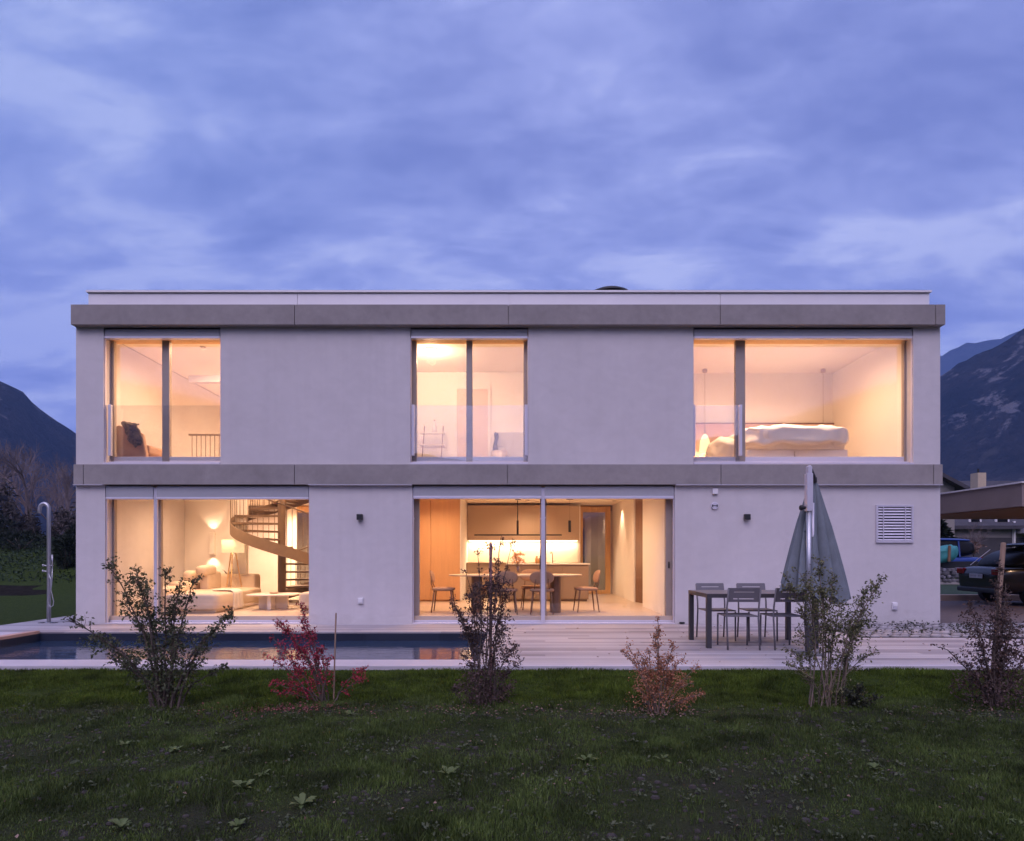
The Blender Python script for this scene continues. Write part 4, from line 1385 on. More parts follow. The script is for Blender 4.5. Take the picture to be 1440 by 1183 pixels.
def garden_chair(label, x, y, rot):
    t_ = thing('garden_chair', label, 'chair', (x, y, .001), rot, 'metal garden chairs round the outdoor table')
    # seat faces -y, backrest at +y
    b = MB(); b.box(-.215, -.22, .435, .215, .20, .452); b.build('seat', 'chair_metal', t_, bevel=.006)
    for s_ in (-1, 1):
        b = MB(); b.tube([(s_ * .205, -.215, 0), (s_ * .205, -.21, .43)], .0125, 8); b.build('leg', 'chair_metal', t_, smooth=True)
        b = MB(); b.tube([(s_ * .21, .265, 0), (s_ * .21, .215, .42), (s_ * .21, .225, .56), (s_ * .21, .295, .815)], .0125, 8); b.build('leg', 'chair_metal', t_, smooth=True)
    b = MB()
    hw_ = .213

    def strip(z0, z1, xa, xb):
        y0 = .225 + (z0 - .56) * .275; y1 = .225 + (z1 - .56) * .275
        b.add([(xa, y0 - .016, z0), (xb, y0 - .016, z0), (xb, y0 - .004, z0), (xa, y0 - .004, z0), (xa, y1 - .016, z1), (xb, y1 - .016, z1), (xb, y1 - .004, z1), (xa, y1 - .004, z1)],
              [(3, 2, 1, 0), (4, 5, 6, 7), (0, 1, 5, 4), (1, 2, 6, 5), (2, 3, 7, 6), (3, 0, 4, 7)])
    rows_ = [(.638, .676, 0), (.676, .687, 1), (.687, .768, 0), (.768, .778, 1), (.778, .828, 0)]
    for z0, z1, slot in rows_:
        if slot:
            for xa, xb in ((-hw_, -.135), (.135, hw_)): strip(z0, z1, xa, xb)
        else: strip(z0, z1, -hw_, hw_)
    b.build('backrest', 'chair_metal', t_)
    return t_


garden_chair('grey garden chair on the near side of the table, the left one of two', 3.09, 8.58, R(180 - 2))
garden_chair('grey metal garden chair on the near side of the table, partly behind the green shrub', 3.70, 8.58, R(180 + 1))
garden_chair('grey metal garden chair on the wall side of the table, at its left end', 3.07, 9.40, R(2))
garden_chair('grey metal garden chair on the wall side of the table, second from its left end', 3.69, 9.40, R(-1))

# ---- parasol
um = thing('parasol', 'closed grey blue cantilever parasol on an aluminium mast beside the table', 'parasol', (3.77, 7.95, .001))
b = MB(); b.box(-.14, -.14, 0, .14, .14, .03); b.build('base_plate', pbr('base', (.12, .12, .13), .7), um, bevel=.008)
b = MB(); b.cyl((0, 0), .045, .046, .35, 16); b.build('socket', 'garden_metal', um)
b = MB(); b.tube([(0, 0, .30), (0, 0, 1.86)], .033, 18); b.build('mast', 'steel', um, smooth=True)
b = MB(); b.box(-.038, -.042, 1.82, .038, .042, 2.30); b.prism([(-.022, 2.301), (.030, 2.301), (.030, 2.38), (.008, 2.405), (-.022, 2.39)], -.036, .036, 'y'); b.build('mast_head', 'alu', um, bevel=.006)
b = MB(); b.tube([(.030, 0, 2.36), (.10, .06, 2.27), (.13, .10, 2.20)], .018, 8); b.build('arm', 'garden_metal', um)
b = MB(); b.tube([(.062, .02, .85), (.062, .02, 1.93)], .017, 10); b.build('strut', 'alu', um, smooth=True)
b = MB(); b.tube([(-.05, -.01, 1.865), (-.09, -.01, 1.865)], .022, 10); b.cushion((-.098, -.01, 1.865), (.05, .07, .07), .8, 12, 8); b.build('crank_knob', 'black', um, smooth=True)
# folded cloth: pleated cone hanging from the hub
cxy = Vector((.15, .15, 0))


def canopy(u, v):
    a = 2 * PI * u
    z = 2.245 - 1.46 * v
    k = v ** 0.92
    r = .035 + .315 * k
    fold = 1 + (.18 + .42 * min(1, v * 2.5)) * (abs(math.sin(6.5 * a + .6 * math.sin(3 * v) + .8 * math.sin(2 * a))) ** .8 - .6) + .06 * math.cos(5 * a + 2 * v)
    sag = .02 * math.sin(3 * a + 5 * v)
    x = r * fold * math.cos(a) * 1.03
    y = r * fold * math.sin(a) * .62
    zz = z - (.05 * math.cos(8 * a + .5) * v + .09 * math.cos(a + .7) * v * v) - sag * v
    return (cxy.x + x - .02 * (1 - v) - .01 * v, cxy.y + y, zz)


b = MB(); b.grid(canopy, 312, 40); b.build('canopy', 'canopy', um, smooth=True)
b = MB(); b.cyl((cxy.x - .02, cxy.y), .045, 2.20, 2.27, 14); b.build('hub', 'garden_metal', um, bevel=.006)
b = MB(); b.grid(lambda u, v: tuple(Vector(canopy(.60 + .05 * u, .42 + .02 * v)) + Vector((0, -.02, 0))), 6, 3); b.build('tie_strap', 'canopy', um, smooth=True)

# ================================================================== PLANTS IN THE LAWN
LEAF = {
    'green': leafmat('leaf_green', (0.050, 0.068, 0.032), (0.145, 0.150, 0.085)),
    'red': leafmat('leaf_red', (0.20, 0.018, 0.034), (0.52, 0.055, 0.09)),
    'dark': leafmat('leaf_dark', (0.065, 0.042, 0.040), (0.16, 0.105, 0.09)),
    'orange': leafmat('leaf_orange', (0.30, 0.11, 0.05), (0.58, 0.28, 0.16)),
    'yellow': leafmat('leaf_yellowgreen', (0.065, 0.078, 0.034), (0.22, 0.215, 0.10)),
    'grass': leafmat('leaf_grass', (0.040, 0.070, 0.006), (0.105, 0.150, 0.020), .3, .55, 3.2),
    'sparse': leafmat('leaf_sparse', (0.040, 0.066, 0.013), (0.112, 0.155, 0.040), .3, .6, 2.2),
    'rosette': leafmat('leaf_rosette', (0.085, 0.125, 0.035), (0.13, 0.165, 0.06), .2),
    'ever': leafmat('leaf_evergreen', (0.008, 0.014, 0.009), (0.022, 0.032, 0.018), .1),
    'litter': leafmat('leaf_litter', (0.14, 0.07, 0.05), (0.33, 0.22, 0.17), .1),
    'litter_red': leafmat('leaf_litter_red', (0.16, 0.035, 0.04), (0.30, 0.11, 0.10), .1),
    'weed': leafmat('leaf_weed', (0.055, 0.072, 0.030), (0.115, 0.13, 0.07), .2),
    'creeper': leafmat('leaf_creeper', (0.020, 0.026, 0.016), (0.05, 0.055, 0.03), .1),
}


def leaves_mesh(name, C, size, mat, parent=None, flat=0.0, wid=.55, seed=1):
    """one folded four-cornered leaf at every point of C (n,3)"""
    rg = np.random.default_rng(seed)
    n = len(C)
    C = np.asarray(C, float)
    d = rg.normal(0, 1, (n, 3)); d[:, 2] *= (1 - flat); d[:, 2] += .15 * (1 - flat)
    d /= np.linalg.norm(d, axis=1, keepdims=True)
    up = rg.normal(0, 1, (n, 3)); up[:, 2] += 1.2 + 3 * flat
    sd_ = np.cross(d, up); sd_ /= np.linalg.norm(sd_, axis=1, keepdims=True)
    nn = np.cross(sd_, d)
    L = (rg.uniform(.6, 1.25, (n, 1)) * size)
    W = L * wid * .5
    p0 = C; p2 = C + d * L - nn * L * .12
    mid = C + d * L * .45
    p1 = mid + sd_ * W + nn * W * .35
    p3 = mid - sd_ * W + nn * W * .35
    V = np.stack([p0, p1, p2, p3], 1).reshape(-1, 3)
    i = np.arange(n)[:, None] * 4
    T = np.concatenate([i + [[0, 1, 2]], i + [[0, 2, 3]]], 1).reshape(-1, 3)
    return np_mesh(name, V, T, mat, parent)


def shrub(name, label, px, py, d, tips, leaf, lsize, ntw, nlv, twl, dens_lo=.15, bark='bark', seed=1, stem_r=.008, mass=None, spread=.10, sparse_above=None, bw=1.0, cat='shrub', groundz=None):
    """px, py: where it grows in plan at distance d; tips: ends of its main stems (metres right, metres up)"""
    rg = random.Random(seed)
    s_ = F / d
    x = (px - 720) / s_
    z = gz(x, d) if groundz is None else groundz
    root = thing(name, label, cat, (x, d, z))
    st_ = MB(); pts = []
    for (tx, tz_) in tips:
        dxm = (tx - px) / s_; dzm = max(.05, ZC + (HOR - tz_) / s_ - z)
        yy = rg.uniform(-1, 1) * (.12 + .35 * abs(dxm))
        b0 = Vector((rg.uniform(-.06, .06) * bw + .12 * bw * dxm, rg.uniform(-.05, .05) * bw, -.02))
        tip = Vector((dxm, yy, dzm))
        mid = Vector((dxm * rg.uniform(.22, .42), yy * .4, dzm * rg.uniform(.55, .7)))
        path = [bez(b0, mid, tip, k / 9) + Vector((rg.uniform(-1, 1), rg.uniform(-1, 1), rg.uniform(-1, 1))) * .010 for k in range(10)]
        st_.tube(path, [stem_r * (1 - .085 * k) + .0012 for k in range(10)], 5)
        ln = sum((path[k + 1] - path[k]).length for k in range(9))
        thin = .22 if (sparse_above and tz_ < sparse_above) else 1.0
        for q in range(int(ntw * ln * thin)):
            f = dens_lo + (1 - dens_lo) * rg.random() ** .8
            k = min(8, int(f * 9)); p = path[k].lerp(path[k + 1], f * 9 - k)
            dr = (path[k + 1] - path[k]).normalized()
            sd2 = Vector((rg.gauss(0, 1), rg.gauss(0, .8), rg.gauss(0, .6))).normalized()
            dd = (dr * rg.uniform(.3, .9) + sd2 * .8 + Vector((0, 0, .1))).normalized()
            l = twl * rg.uniform(.4, 1.1) * (1.15 - .6 * f)
            e = p + dd * l
            m_ = p + dd * l * .5 + Vector((rg.gauss(0, .01), rg.gauss(0, .01), rg.gauss(0, .01)))
            st_.tube([p, m_, e], [.0026, .002, .001], 3, False)
            for w_ in range(nlv):
                h = rg.random()
                pts.append(p.lerp(e, .15 + .9 * h) + Vector((rg.gauss(0, .012), rg.gauss(0, .012), rg.gauss(0, .012))))
        for w_ in range(int(12 * ln)):
            f = max(dens_lo, rg.random()); k = min(8, int(f * 9)); pts.append(path[k].lerp(path[k + 1], f * 9 - k))
    for (ax, az, rx, rz, n_) in (mass or []):
        for q in range(n_):
            v = Vector((rg.gauss(0, 1), rg.gauss(0, 1), rg.gauss(0, 1))); v = v.normalized() * (rg.random() ** .45)
            pts.append(Vector(((ax - px) / s_ + v.x * rx / s_, v.y * rx / s_ * .8, ZC + (HOR - az) / s_ - z + v.z * rz / s_)))
    st_.build('stem', bark, root)
    leaves_mesh('foliage', [tuple(p) for p in pts], lsize, LEAF[leaf], root, seed=seed)
    return root


shrub('shrub', 'loose green leaved shrub with arching branches in front of the pool and living room', 235, 992, 5.62,
      [(164, 793), (186, 812), (205, 800), (238, 802), (252, 820), (264, 815), (130, 865), (150, 848), (108, 910), (125, 900), (325, 861), (312, 880), (297, 908), (152, 934),
       (175, 925), (285, 930), (215, 860), (270, 880), (240, 850), (300, 945), (185, 880)],
      'green', .034, 25, 7, .17, .38, seed=3, stem_r=.010, mass=[(228, 925, 46, 50, 700), (235, 955, 42, 34, 700), (135, 905, 26, 18, 130), (190, 820, 26, 18, 120), (318, 870, 12, 12, 60)])
shrub('shrub', 'crimson leaved shrub with sparse wine red twigs before the pool', 455, 988, 5.80,
      [(419, 848), (379, 874), (391, 868), (427, 874), (440, 886), (372, 903), (382, 914), (374, 966), (385, 972), (454, 913), (468, 922), (512, 940), (505, 962), (400, 935), (420, 925), (438, 930), (410, 955)],
      'red', .026, 26, 8, .10, .38, seed=5, stem_r=.006, mass=[(420, 915, 30, 34, 420), (438, 958, 34, 26, 330), (505, 948, 10, 12, 60)])
shrub('shrub', 'tall narrow dark brown leaved shrub tied to a pinkish stake before the dining window', 683, 990, 5.75,
      [(706, 752), (722, 762), (674, 778), (692, 768), (700, 790), (632, 843), (655, 800), (727, 905), (735, 935), (648, 870), (650, 925), (640, 962), (725, 965), (665, 830), (715, 830), (712, 870), (660, 880)],
      'dark', .028, 28, 9, .11, .42, seed=9, stem_r=.006, sparse_above=802,
      mass=[(697, 824, 24, 15, 380), (672, 842, 22, 22, 320), (690, 880, 34, 40, 520), (676, 935, 32, 30, 460), (683, 968, 44, 30, 1300), (712, 915, 22, 26, 240)])
shrub('shrub', 'small rusty orange shrub with one tall thin shoot in the lawn', 925, 998, 5.48,
      [(923, 868), (921, 890), (876, 914), (887, 912), (902, 918), (945, 906), (966, 926), (978, 936), (891, 963), (994, 981), (1002, 984), (910, 935), (930, 930), (950, 945), (900, 950), (965, 955), (940, 920), (912, 915)],
      'orange', .021, 38, 9, .09, .25, seed=13, stem_r=.005, bark='bark_pale', mass=[(925, 955, 42, 34, 700), (930, 985, 52, 16, 380)])
shrub('shrub', 'airy yellow green shrub with several pale stems in front of the closed parasol', 1163, 990, 5.65,
      [(1151, 788), (1110, 805), (1099, 813), (1224, 814), (1232, 842), (1240, 866), (1177, 807), (1207, 829), (1243, 920), (1104, 932), (1107, 913), (1130, 830), (1160, 830), (1190, 850), (1215, 870), (1200, 930), (1125, 880), (1175, 880)],
      'yellow', .028, 30, 8, .15, .35, seed=17, stem_r=.0055, bark='bark_pale', bw=1.8,
      mass=[(1140, 830, 32, 22, 240), (1195, 880, 34, 30, 300), (1180, 975, 40, 24, 420), (1160, 900, 40, 50, 200)])
shrub('shrub', 'bushy dark maroon leaved shrub with a wooden stake at the right edge of the lawn', 1400, 992, 5.70,
      [(1390, 815), (1370, 850), (1351, 880), (1338, 912), (1346, 932), (1420, 822), (1436, 850), (1447, 890), (1402, 795), (1380, 880), (1410, 870), (1430, 910), (1365, 920), (1450, 930)],
      'dark', .030, 24, 7, .12, .25, seed=21, stem_r=.008,
      mass=[(1392, 880, 42, 34, 500), (1385, 930, 34, 40, 420), (1395, 968, 54, 28, 1300), (1425, 920, 28, 40, 500)])
# low wild plants beside the yellow green shrub
shrub('low_plant', 'low grey leaved plant at the foot of the yellow green shrub', 1200, 988, 5.62, [(1180, 965), (1200, 962), (1215, 968), (1230, 975), (1190, 970), (1210, 975)],
      'creeper', .03, 40, 7, .07, .1, seed=31, stem_r=.004, mass=[(1200, 982, 30, 14, 260)], cat='plant')


def stake(label, px, top, base, d, r, mat_, tipx=None):
    s_ = F / d
    x = (px - 720) / s_
    z0 = gz(x, d)
    t_ = thing('plant_stake', label, 'stake', (x, d, z0))
    h = ZC + (HOR - top) / s_ - z0
    b = MB(); dxm = ((tipx or px) - px) / s_
    b.tube([(0, 0, -.05), (dxm * .5, 0, h * .5), (dxm, 0, h - .01)], r, 8); b.build('post', mat_, t_)
    b = MB(); b.lathe([(r, 0), (r * .8, .008), (0, .01)], (dxm, 0, h - .0095), 8); b.build('tip', mat_, t_)


stake('pinkish wooden stake standing in the tall dark shrub', 690, 763, 990, 5.90, .0145, 'stake_pink')
stake('slim grey brown stake beside the crimson shrub', 469, 862, 990, 5.88, .0075, 'stake', 472.5)
stake('leaning pale wooden stake in the maroon shrub at the right edge', 1393, 763, 990, 5.85, .021, 'stake', 1411)

# rosette weeds
for lb_, px, py, r_ in (('broad leaved rosette weed, largest of the pale ones low in the lawn', 632, 1098, .085), ('pale rosette weed with upright leaves low left of the lawn centre', 425, 1136, .080),
                        ('green rosette weed beside a smaller one, left of the lawn centre', 342, 1114, .075), ('small rosette weed just above a larger green one', 369, 1097, .055),
                        ('rosette weed right of centre with broad upright leaves', 825, 1076, .085), ('tall narrow rosette weed right of centre near the orange shrub', 931, 1075, .075),
                        ('small rosette weed below the crimson shrub', 493, 1009, .062), ('small rosette weed left of the lawn below the green shrub', 245, 1058, .06),
                        ('thin rosette weed furthest left in the lawn', 176, 1052, .06), ('tiny rosette weed right of the green shrub foot', 317, 1056, .05),
                        ('dull rosette weed low on the left edge of the lawn', 170, 1172, .07), ('dull rosette weed at the bottom of the lawn left of centre', 335, 1166, .055),
                        ('small rosette weed on bare soil in the right half of the lawn', 1230, 1085, .05), ('rosette weed at the lower right corner of the lawn', 1434, 1166, .06)):
    s_ = (py - HOR) / (ZC + .115)
    d = F / s_; x = (px - 720) / s_
    t_ = thing('rosette_weed', lb_, 'weed', (x, d, gz(x, d)))
    V, Fc = [], []
    nl = random.randint(7, 10)
    for k in range(nl):
        a = 2 * PI * k / nl + random.uniform(-.3, .3); tilt = random.uniform(.25, .9)
        L = r_ * random.uniform(.75, 1.2); W = L * .20
        dv = Vector((math.cos(a) * math.cos(tilt), math.sin(a) * math.cos(tilt), math.sin(tilt))); sv = Vector((-math.sin(a), math.cos(a), 0))
        for q, (f, w_, dr) in enumerate(((0, .25, 0), (.35, .9, .02), (.7, 1.0, .0), (1.0, .12, -.16))):
            c = dv * L * f + Vector((0, 0, dr * L + .01)); V += [tuple(c - sv * W * w_), tuple(c + Vector((0, 0, -.15 * W))), tuple(c + sv * W * w_)]
        n0 = len(V) - 12
        for q in range(3):
            for e in range(2): Fc.append((n0 + q * 3 + e, n0 + q * 3 + e + 1, n0 + q * 3 + e + 4, n0 + q * 3 + e + 3))
    np_mesh('leaves', np.array(V), np.array(Fc), LEAF['rosette'], t_)

# ---- grass blades
def sin_noise(x, y, s, sd_=0):
    rg = np.random.default_rng(sd_); o = np.zeros_like(x)
    for k in range(9):
        a = rg.uniform(0, 2 * PI); f = s * rg.uniform(.6, 2.4); p = rg.uniform(0, 2 * PI)
        o += np.sin((x * math.cos(a) + y * math.sin(a)) * f + p)
    return o / 3.0


def blades(name, n, keep, hfun, wid, mat_, seed, y0=2.55, y1=7.125, lab=None):
    rg = np.random.default_rng(seed)
    u = rg.random(n)
    y = np.sqrt(y0 ** 2 + u * (y1 ** 2 - y0 ** 2))
    x = rg.uniform(-1, 1, n) * (y * .88 + .5)
    k = keep(x, y, rg)
    x, y = x[k], y[k]
    n = len(x)
    kk = np.clip((TY0 - y) / .8, 0, 1)
    z = np.array([gz(float(a), float(b)) for a, b in zip(x, y)]) - .004
    h = hfun(x, y, rg) * rg.uniform(.5, 1.2, n)
    a = rg.uniform(0, 2 * PI, n); w_ = wid * rg.uniform(.6, 1.3, n)
    la = rg.uniform(0, 2 * PI, n); le = rg.uniform(.05, .75, n) * h
    sx_, sy_ = np.cos(a) * w_ / 2, np.sin(a) * w_ / 2
    lx_, ly_ = np.cos(la) * le, np.sin(la) * le
    V = np.empty((n, 5, 3))
    V[:, 0] = np.stack([x - sx_, y - sy_, z], 1); V[:, 1] = np.stack([x + sx_, y + sy_, z], 1)
    V[:, 2] = np.stack([x - sx_ * .8 + lx_ * .35, y - sy_ * .8 + ly_ * .35, z + h * .6], 1); V[:, 3] = np.stack([x + sx_ * .8 + lx_ * .35, y + sy_ * .8 + ly_ * .35, z + h * .6], 1)
    V[:, 4] = np.stack([x + lx_, y + ly_, z + h * .95], 1)
    i = np.arange(n)[:, None] * 5
    T = np.concatenate([i + [[0, 1, 3]], i + [[0, 3, 2]], i + [[2, 3, 4]]], 1).reshape(-1, 3)
    return tag(np_mesh(name, V.reshape(-1, 3), T, mat_), kind='stuff')


def lush(x, y):
    bed = np.exp(-((y - 5.42 + .10 * sin_noise(x, y, 1.3, 31)) / .17) ** 2)
    return (1 - .85 * bed) * np.clip((y - 5.55 + .30 * sin_noise(x, y, 1.6, 4) + .15 * sin_noise(x, y, 5, 7)) / .55, 0, 1)


blades('grass', 260000, lambda x, y, r: (r.random(len(x)) < lush(x, y) * .95), lambda x, y, r: np.clip(.033 + .013 * sin_noise(x, y, 3.5, 8), .012, .06), .0060, LEAF['grass'], 1, 4.7)
blades('grass', 460000, lambda x, y, r: r.random(len(x)) < (1 - lush(x, y)) * np.clip((.68 + .26 * sin_noise(x, y, 2.0, 3) + .22 * sin_noise(x, y, 6.5, 5)) * (1 - .85 * np.exp(-((y - 5.42 + .10 * sin_noise(x, y, 1.3, 31)) / .17) ** 2)), .05, .95),
       lambda x, y, r: .030 + .012 * np.clip(sin_noise(x, y, 3.1, 9), -1, 1), .0045, LEAF['sparse'], 2, 2.55, 6.1)

blades('grass', 130000, lambda x, y, r: (sin_noise(x, y, 9, 21) + .5 * sin_noise(x, y, 23, 22) > .95) & (r.random(len(x)) < .8),
       lambda x, y, r: .050 + .018 * np.clip(sin_noise(x, y, 4, 23), -1, 1), .0048, LEAF['sparse'], 6, 2.55, 6.0)

# pebbles, clods and fallen leaves
M['pebble'] = pbr('pebble', (0.12, 0.115, 0.10), .9, var=.3, scale=40, island=.85)
pbm = MB()
for k in range(420):
    y = math.sqrt(2.7 ** 2 + rng.random() * (5.9 ** 2 - 2.7 ** 2)); x = rng.uniform(-1, 1) * (y * .86 + .3)
    if rng.random() < .35: y = rng.uniform(5.2, 5.8); x = rng.uniform(-5, 5)
    s_ = abs(rng.normal(0, .0055)) + .003
    pbm.cushion((x, y, gz(x, y) + s_ * .25), (s_ * 2, s_ * 1.6, s_ * 1.1), .8, 6, 4)
tag(pbm.build('pebbles', 'pebble', smooth=True), kind='stuff')
M['clod'] = pbr('clod', (0.045, 0.038, 0.032), .95, var=.4, scale=60, bump=.5, bscale=100)
pbm = MB()
for k in range(2600):
    y = math.sqrt(2.6 ** 2 + rng.random() * (5.8 ** 2 - 2.6 ** 2)); x = rng.uniform(-1, 1) * (y * .88 + .3)
    s_ = abs(rng.normal(0, .007)) + .004
    pbm.cushion((x, y, gz(x, y) + s_ * .1), (s_ * 2.4, s_ * 2, s_ * 1.3), .9, 6, 4)
tag(pbm.build('soil_clods', 'clod'), kind='stuff')


def litter(name, n, cx, cy_, sx_, sy_, size, mat_, seed):
    rg = np.random.default_rng(seed)
    x = rg.normal(cx, sx_, n); y = np.minimum(rg.normal(cy_, sy_, n), 7.0)
    z = np.array([gz(float(a), float(b)) for a, b in zip(x, y)]) + .012
    return tag(leaves_mesh(name, np.stack([x, y, z], 1), size, mat_, None, .8, .7, seed), kind='stuff')


litter('fallen_leaves', 420, -2.02, 5.55, .34, .10, .026, LEAF['litter_red'], 3)
litter('fallen_leaves', 200, 1.22, 5.42, .30, .09, .024, LEAF['litter'], 4)
litter('fallen_leaves', 160, -.3, 5.5, .4, .12, .024, LEAF['litter'], 6)
litter('fallen_leaves', 260, .2, 4.4, 2.6, .9, .022, LEAF['litter'], 7)
rg = np.random.default_rng(91)
xl = rg.uniform(-.3, 7.0, 46); yl_ = rg.uniform(7.2, 11.2, 46)
tag(leaves_mesh('deck_leaves', np.stack([xl, yl_, np.full(46, .012)], 1), .05, LEAF['litter'], None, .85, .6, 92), kind='stuff')
litter('fallen_leaves', 120, 4.2, 5.5, .4, .12, .024, LEAF['litter'], 8)
# scattered small weeds with pale leaves
rg = np.random.default_rng(77)
n_ = 520
yc = np.sqrt(2.6 ** 2 + rg.random(n_) * (5.7 ** 2 - 2.6 ** 2)); xc = rg.uniform(-1, 1, n_) * (yc * .88 + .3)
x = np.repeat(xc, 9) + rg.normal(0, .022, n_ * 9); y = np.repeat(yc, 9) + rg.normal(0, .022, n_ * 9)
z = np.array([gz(float(a), float(b)) for a, b in zip(x, y)]) + rg.uniform(.004, .03, n_ * 9)
tag(leaves_mesh('small_weeds', np.stack([x, y, z], 1), .026, LEAF['weed'], None, .45, .6, 77), kind='stuff')
# creeping plant in the planting bed
rg = np.random.default_rng(12)
n_ = 2600
x = rg.uniform(5.4, 10.0, n_); y = rg.uniform(9.7, 11.35, n_)
k_ = sin_noise(x, y, 9, 2) > .25
tag(leaves_mesh('ground_cover', np.stack([x[k_], y[k_], .02 + rg.uniform(0, .06, n_)[k_]], 1), .05, LEAF['creeper'], None, .4, .6, 12), kind='stuff')

# ================================================================== BEYOND THE HOUSE
# ---- carport on the right
cpt = thing('carport', 'concrete carport roof with a warm timber underside right of the house', 'carport', (12.9, 14.0, -.05))
M['fascia'] = pbr('fascia', (0.27, 0.215, 0.20), .8, var=.08, scale=2, var2=.12)
M['soffit'] = pbr('soffit', (0.26, 0.13, 0.055), .6, var=.12, scale=4, stretch=(1, 8, 1))
b = MB(); b.box(9.80, 12.02, 2.20, 17.0, 15.95, 2.645); b.build('fascia', 'fascia', cpt, world=True, bevel=.006)
b = MB(); b.box(9.76, 11.98, 2.6455, 17.04, 16.0, 2.675); b.build('roof_edge', 'sheet', cpt, world=True)
b = MB(); b.box(9.86, 12.08, 2.17, 16.9, 15.9, 2.1995); b.build('soffit', 'soffit', cpt, world=True)
for x, y in ((16.6, 12.4), (16.6, 15.6), (13.9, 12.35)):
    b = MB(); b.box(x - .08, y - .08, -.05, x + .08, y + .08, 2.1695); b.build('post', 'fascia', cpt, world=True)

cl_p = thing('carport_lamp', 'small round lamp on the timber underside of the carport roof', 'ceiling lamp', (13.2, 13.2, 2.1695))
b = MB(); b.lathe([(0, -.05), (.09, -.045), (.11, -.012)], (0, 0, 0), 20); b.build('diffuser', emitmat('carport_glow', (1.0, .66, .36), 2.0), cl_p, smooth=True)
b = MB(); b.lathe([(.11, -.011), (.125, -.011), (.125, -.0005)], (0, 0, 0), 20); b.build('rim', 'black', cl_p)
lamp('POINT', 'carport_bulb', (13.2, 13.2, 1.98), 48, WARM, .06, parent=cl_p)

# ---- kerb, lawn strip, stone wall
b = MB(); b.box(7.8, 17.62, -.06, 30, 17.78, .14)
tag(b.build('kerb', pbr('kerb', (.45, .33, .27), .85, var=.1), bevel=.012), kind='structure')
b = MB(); b.grid(lambda u, v: (7.8 + u * 26, 17.78 + v * 6.8, .10 + .02 * nz2(u * 20, v * 6)), 40, 14)
tag(b.build('lawn_strip', pbr('lawn_strip', (.018, .040, .016), .95, var=.35, scale=18, bump=.8, bscale=60), smooth=True), kind='structure')
gw = thing('stone_wall', 'low wall of broken grey stones behind the driveway lawn', 'wall', (16.5, 24.8, .1))
b = MB()
for i in range(56):
    for j in range(4):
        b.cushion((12.2 + i * .17 + rng.uniform(-.04, .04), 24.6 + rng.uniform(-.05, .05), .26 + j * .14 + rng.uniform(-.02, .02)), (rng.uniform(.15, .22), .25, rng.uniform(.13, .18)), .6, 7, 5)
b.build('stones', pbr('rubble', (.26, .25, .28), .9, var=.15, scale=9, island=.6), gw, world=True)
b = MB(); b.box(12.0, 24.5, .05, 22, 24.75, .19); b.build('footing', 'concrete', gw, world=True)
b = MB(); b.box(12.0, 24.62, .74, 22, 24.95, 1.0); b.build('coping', 'black', gw, world=True)
tp = thing('tarpaulin', 'teal tarpaulin bundled on top of the stone wall', 'tarpaulin', (14.9, 24.5, 1.0))
b = MB()


def crump(p):
    n1 = noise.fractal(Vector((p.x * 2.2, p.y * 2.2, p.z * 2.2 + 4)), 1.0, 2.0, 4)
    return Vector((p.x + .10 * n1, p.y + .08 * n1, p.z + .12 * n1 + .12 * p.x))


b.cushion((16.75, 24.55, 1.26), (1.35, .6, .62), .7, 40, 22, crump); b.build('cloth', pbr('teal', (.035, .21, .215), .55, var=.2, scale=5), tp, world=True, smooth=True)
b = MB(); b.tube([(16.9, 24.2, 1.0), (16.92, 24.2, 1.62)], .05, 8); b.build('post', 'walnut', tp, world=True)


# ---- vehicles
def car(label, name, cat, loc, rot, st, glass_st, L, wheel_r, wheel_x, paint, half_w, tail, plate=True, dark=False):
    t_ = thing(name, label, cat, loc, rot)

    def loft(stations, nm, mt, sub=2, par=t_):
        b = MB(); vs = []; fs = []
        for (x, ring) in stations:
            full = [(x, y, z) for y, z in ring] + [(x, -y, z) for y, z in reversed(ring) if y > 1e-6]
            vs += full
        m_ = len(full)
        for i in range(len(stations) - 1):
            for k in range(m_ - 1): fs.append((i * m_ + k, i * m_ + k + 1, (i + 1) * m_ + k + 1, (i + 1) * m_ + k))
            fs.append((i * m_ + m_ - 1, i * m_, (i + 1) * m_, (i + 1) * m_ + m_ - 1))
        fs.append(tuple(range(m_ - 1, -1, -1))); fs.append(tuple((len(stations) - 1) * m_ + k for k in range(m_)))
        b.add(vs, fs)
        return b.build(nm, mt, par, smooth=True, subd=sub)
    loft(st, 'body', paint)
    loft(glass_st[0], 'windows', 'carglass')
    loft(glass_st[1], 'roof', paint)
    for x in wheel_x:
        for s_ in (-1, 1):
            w_ = MB(); w_.tube([(x, s_ * (half_w - .20), wheel_r), (x, s_ * (half_w + .005), wheel_r)], wheel_r, 28)
            tyre = w_.build('wheel', 'tyre', t_, bevel=.02)
            w_ = MB(); w_.tube([(x, s_ * (half_w + .006), wheel_r), (x, s_ * (half_w + .014), wheel_r)], wheel_r * .66, 20); w_.tube([(x, s_ * (half_w + .0145), wheel_r), (x, s_ * (half_w + .02), wheel_r)], wheel_r * .14, 10)
            w_.build('rim', 'rim', tyre)
    for s_ in (-1, 1):
        b = MB(); b.box(tail[0], s_ * (half_w - .34), tail[1], tail[0] + .10, s_ * (half_w - .05), tail[1] + .16); b.build('tail_light', 'taillight', t_, bevel=.02)
        b = MB(); b.cushion((L * .20, s_ * (half_w + .09), 1.02), (.16, .20, .14), .6, 12, 8); b.build('mirror', paint, t_, smooth=True)
    return t_


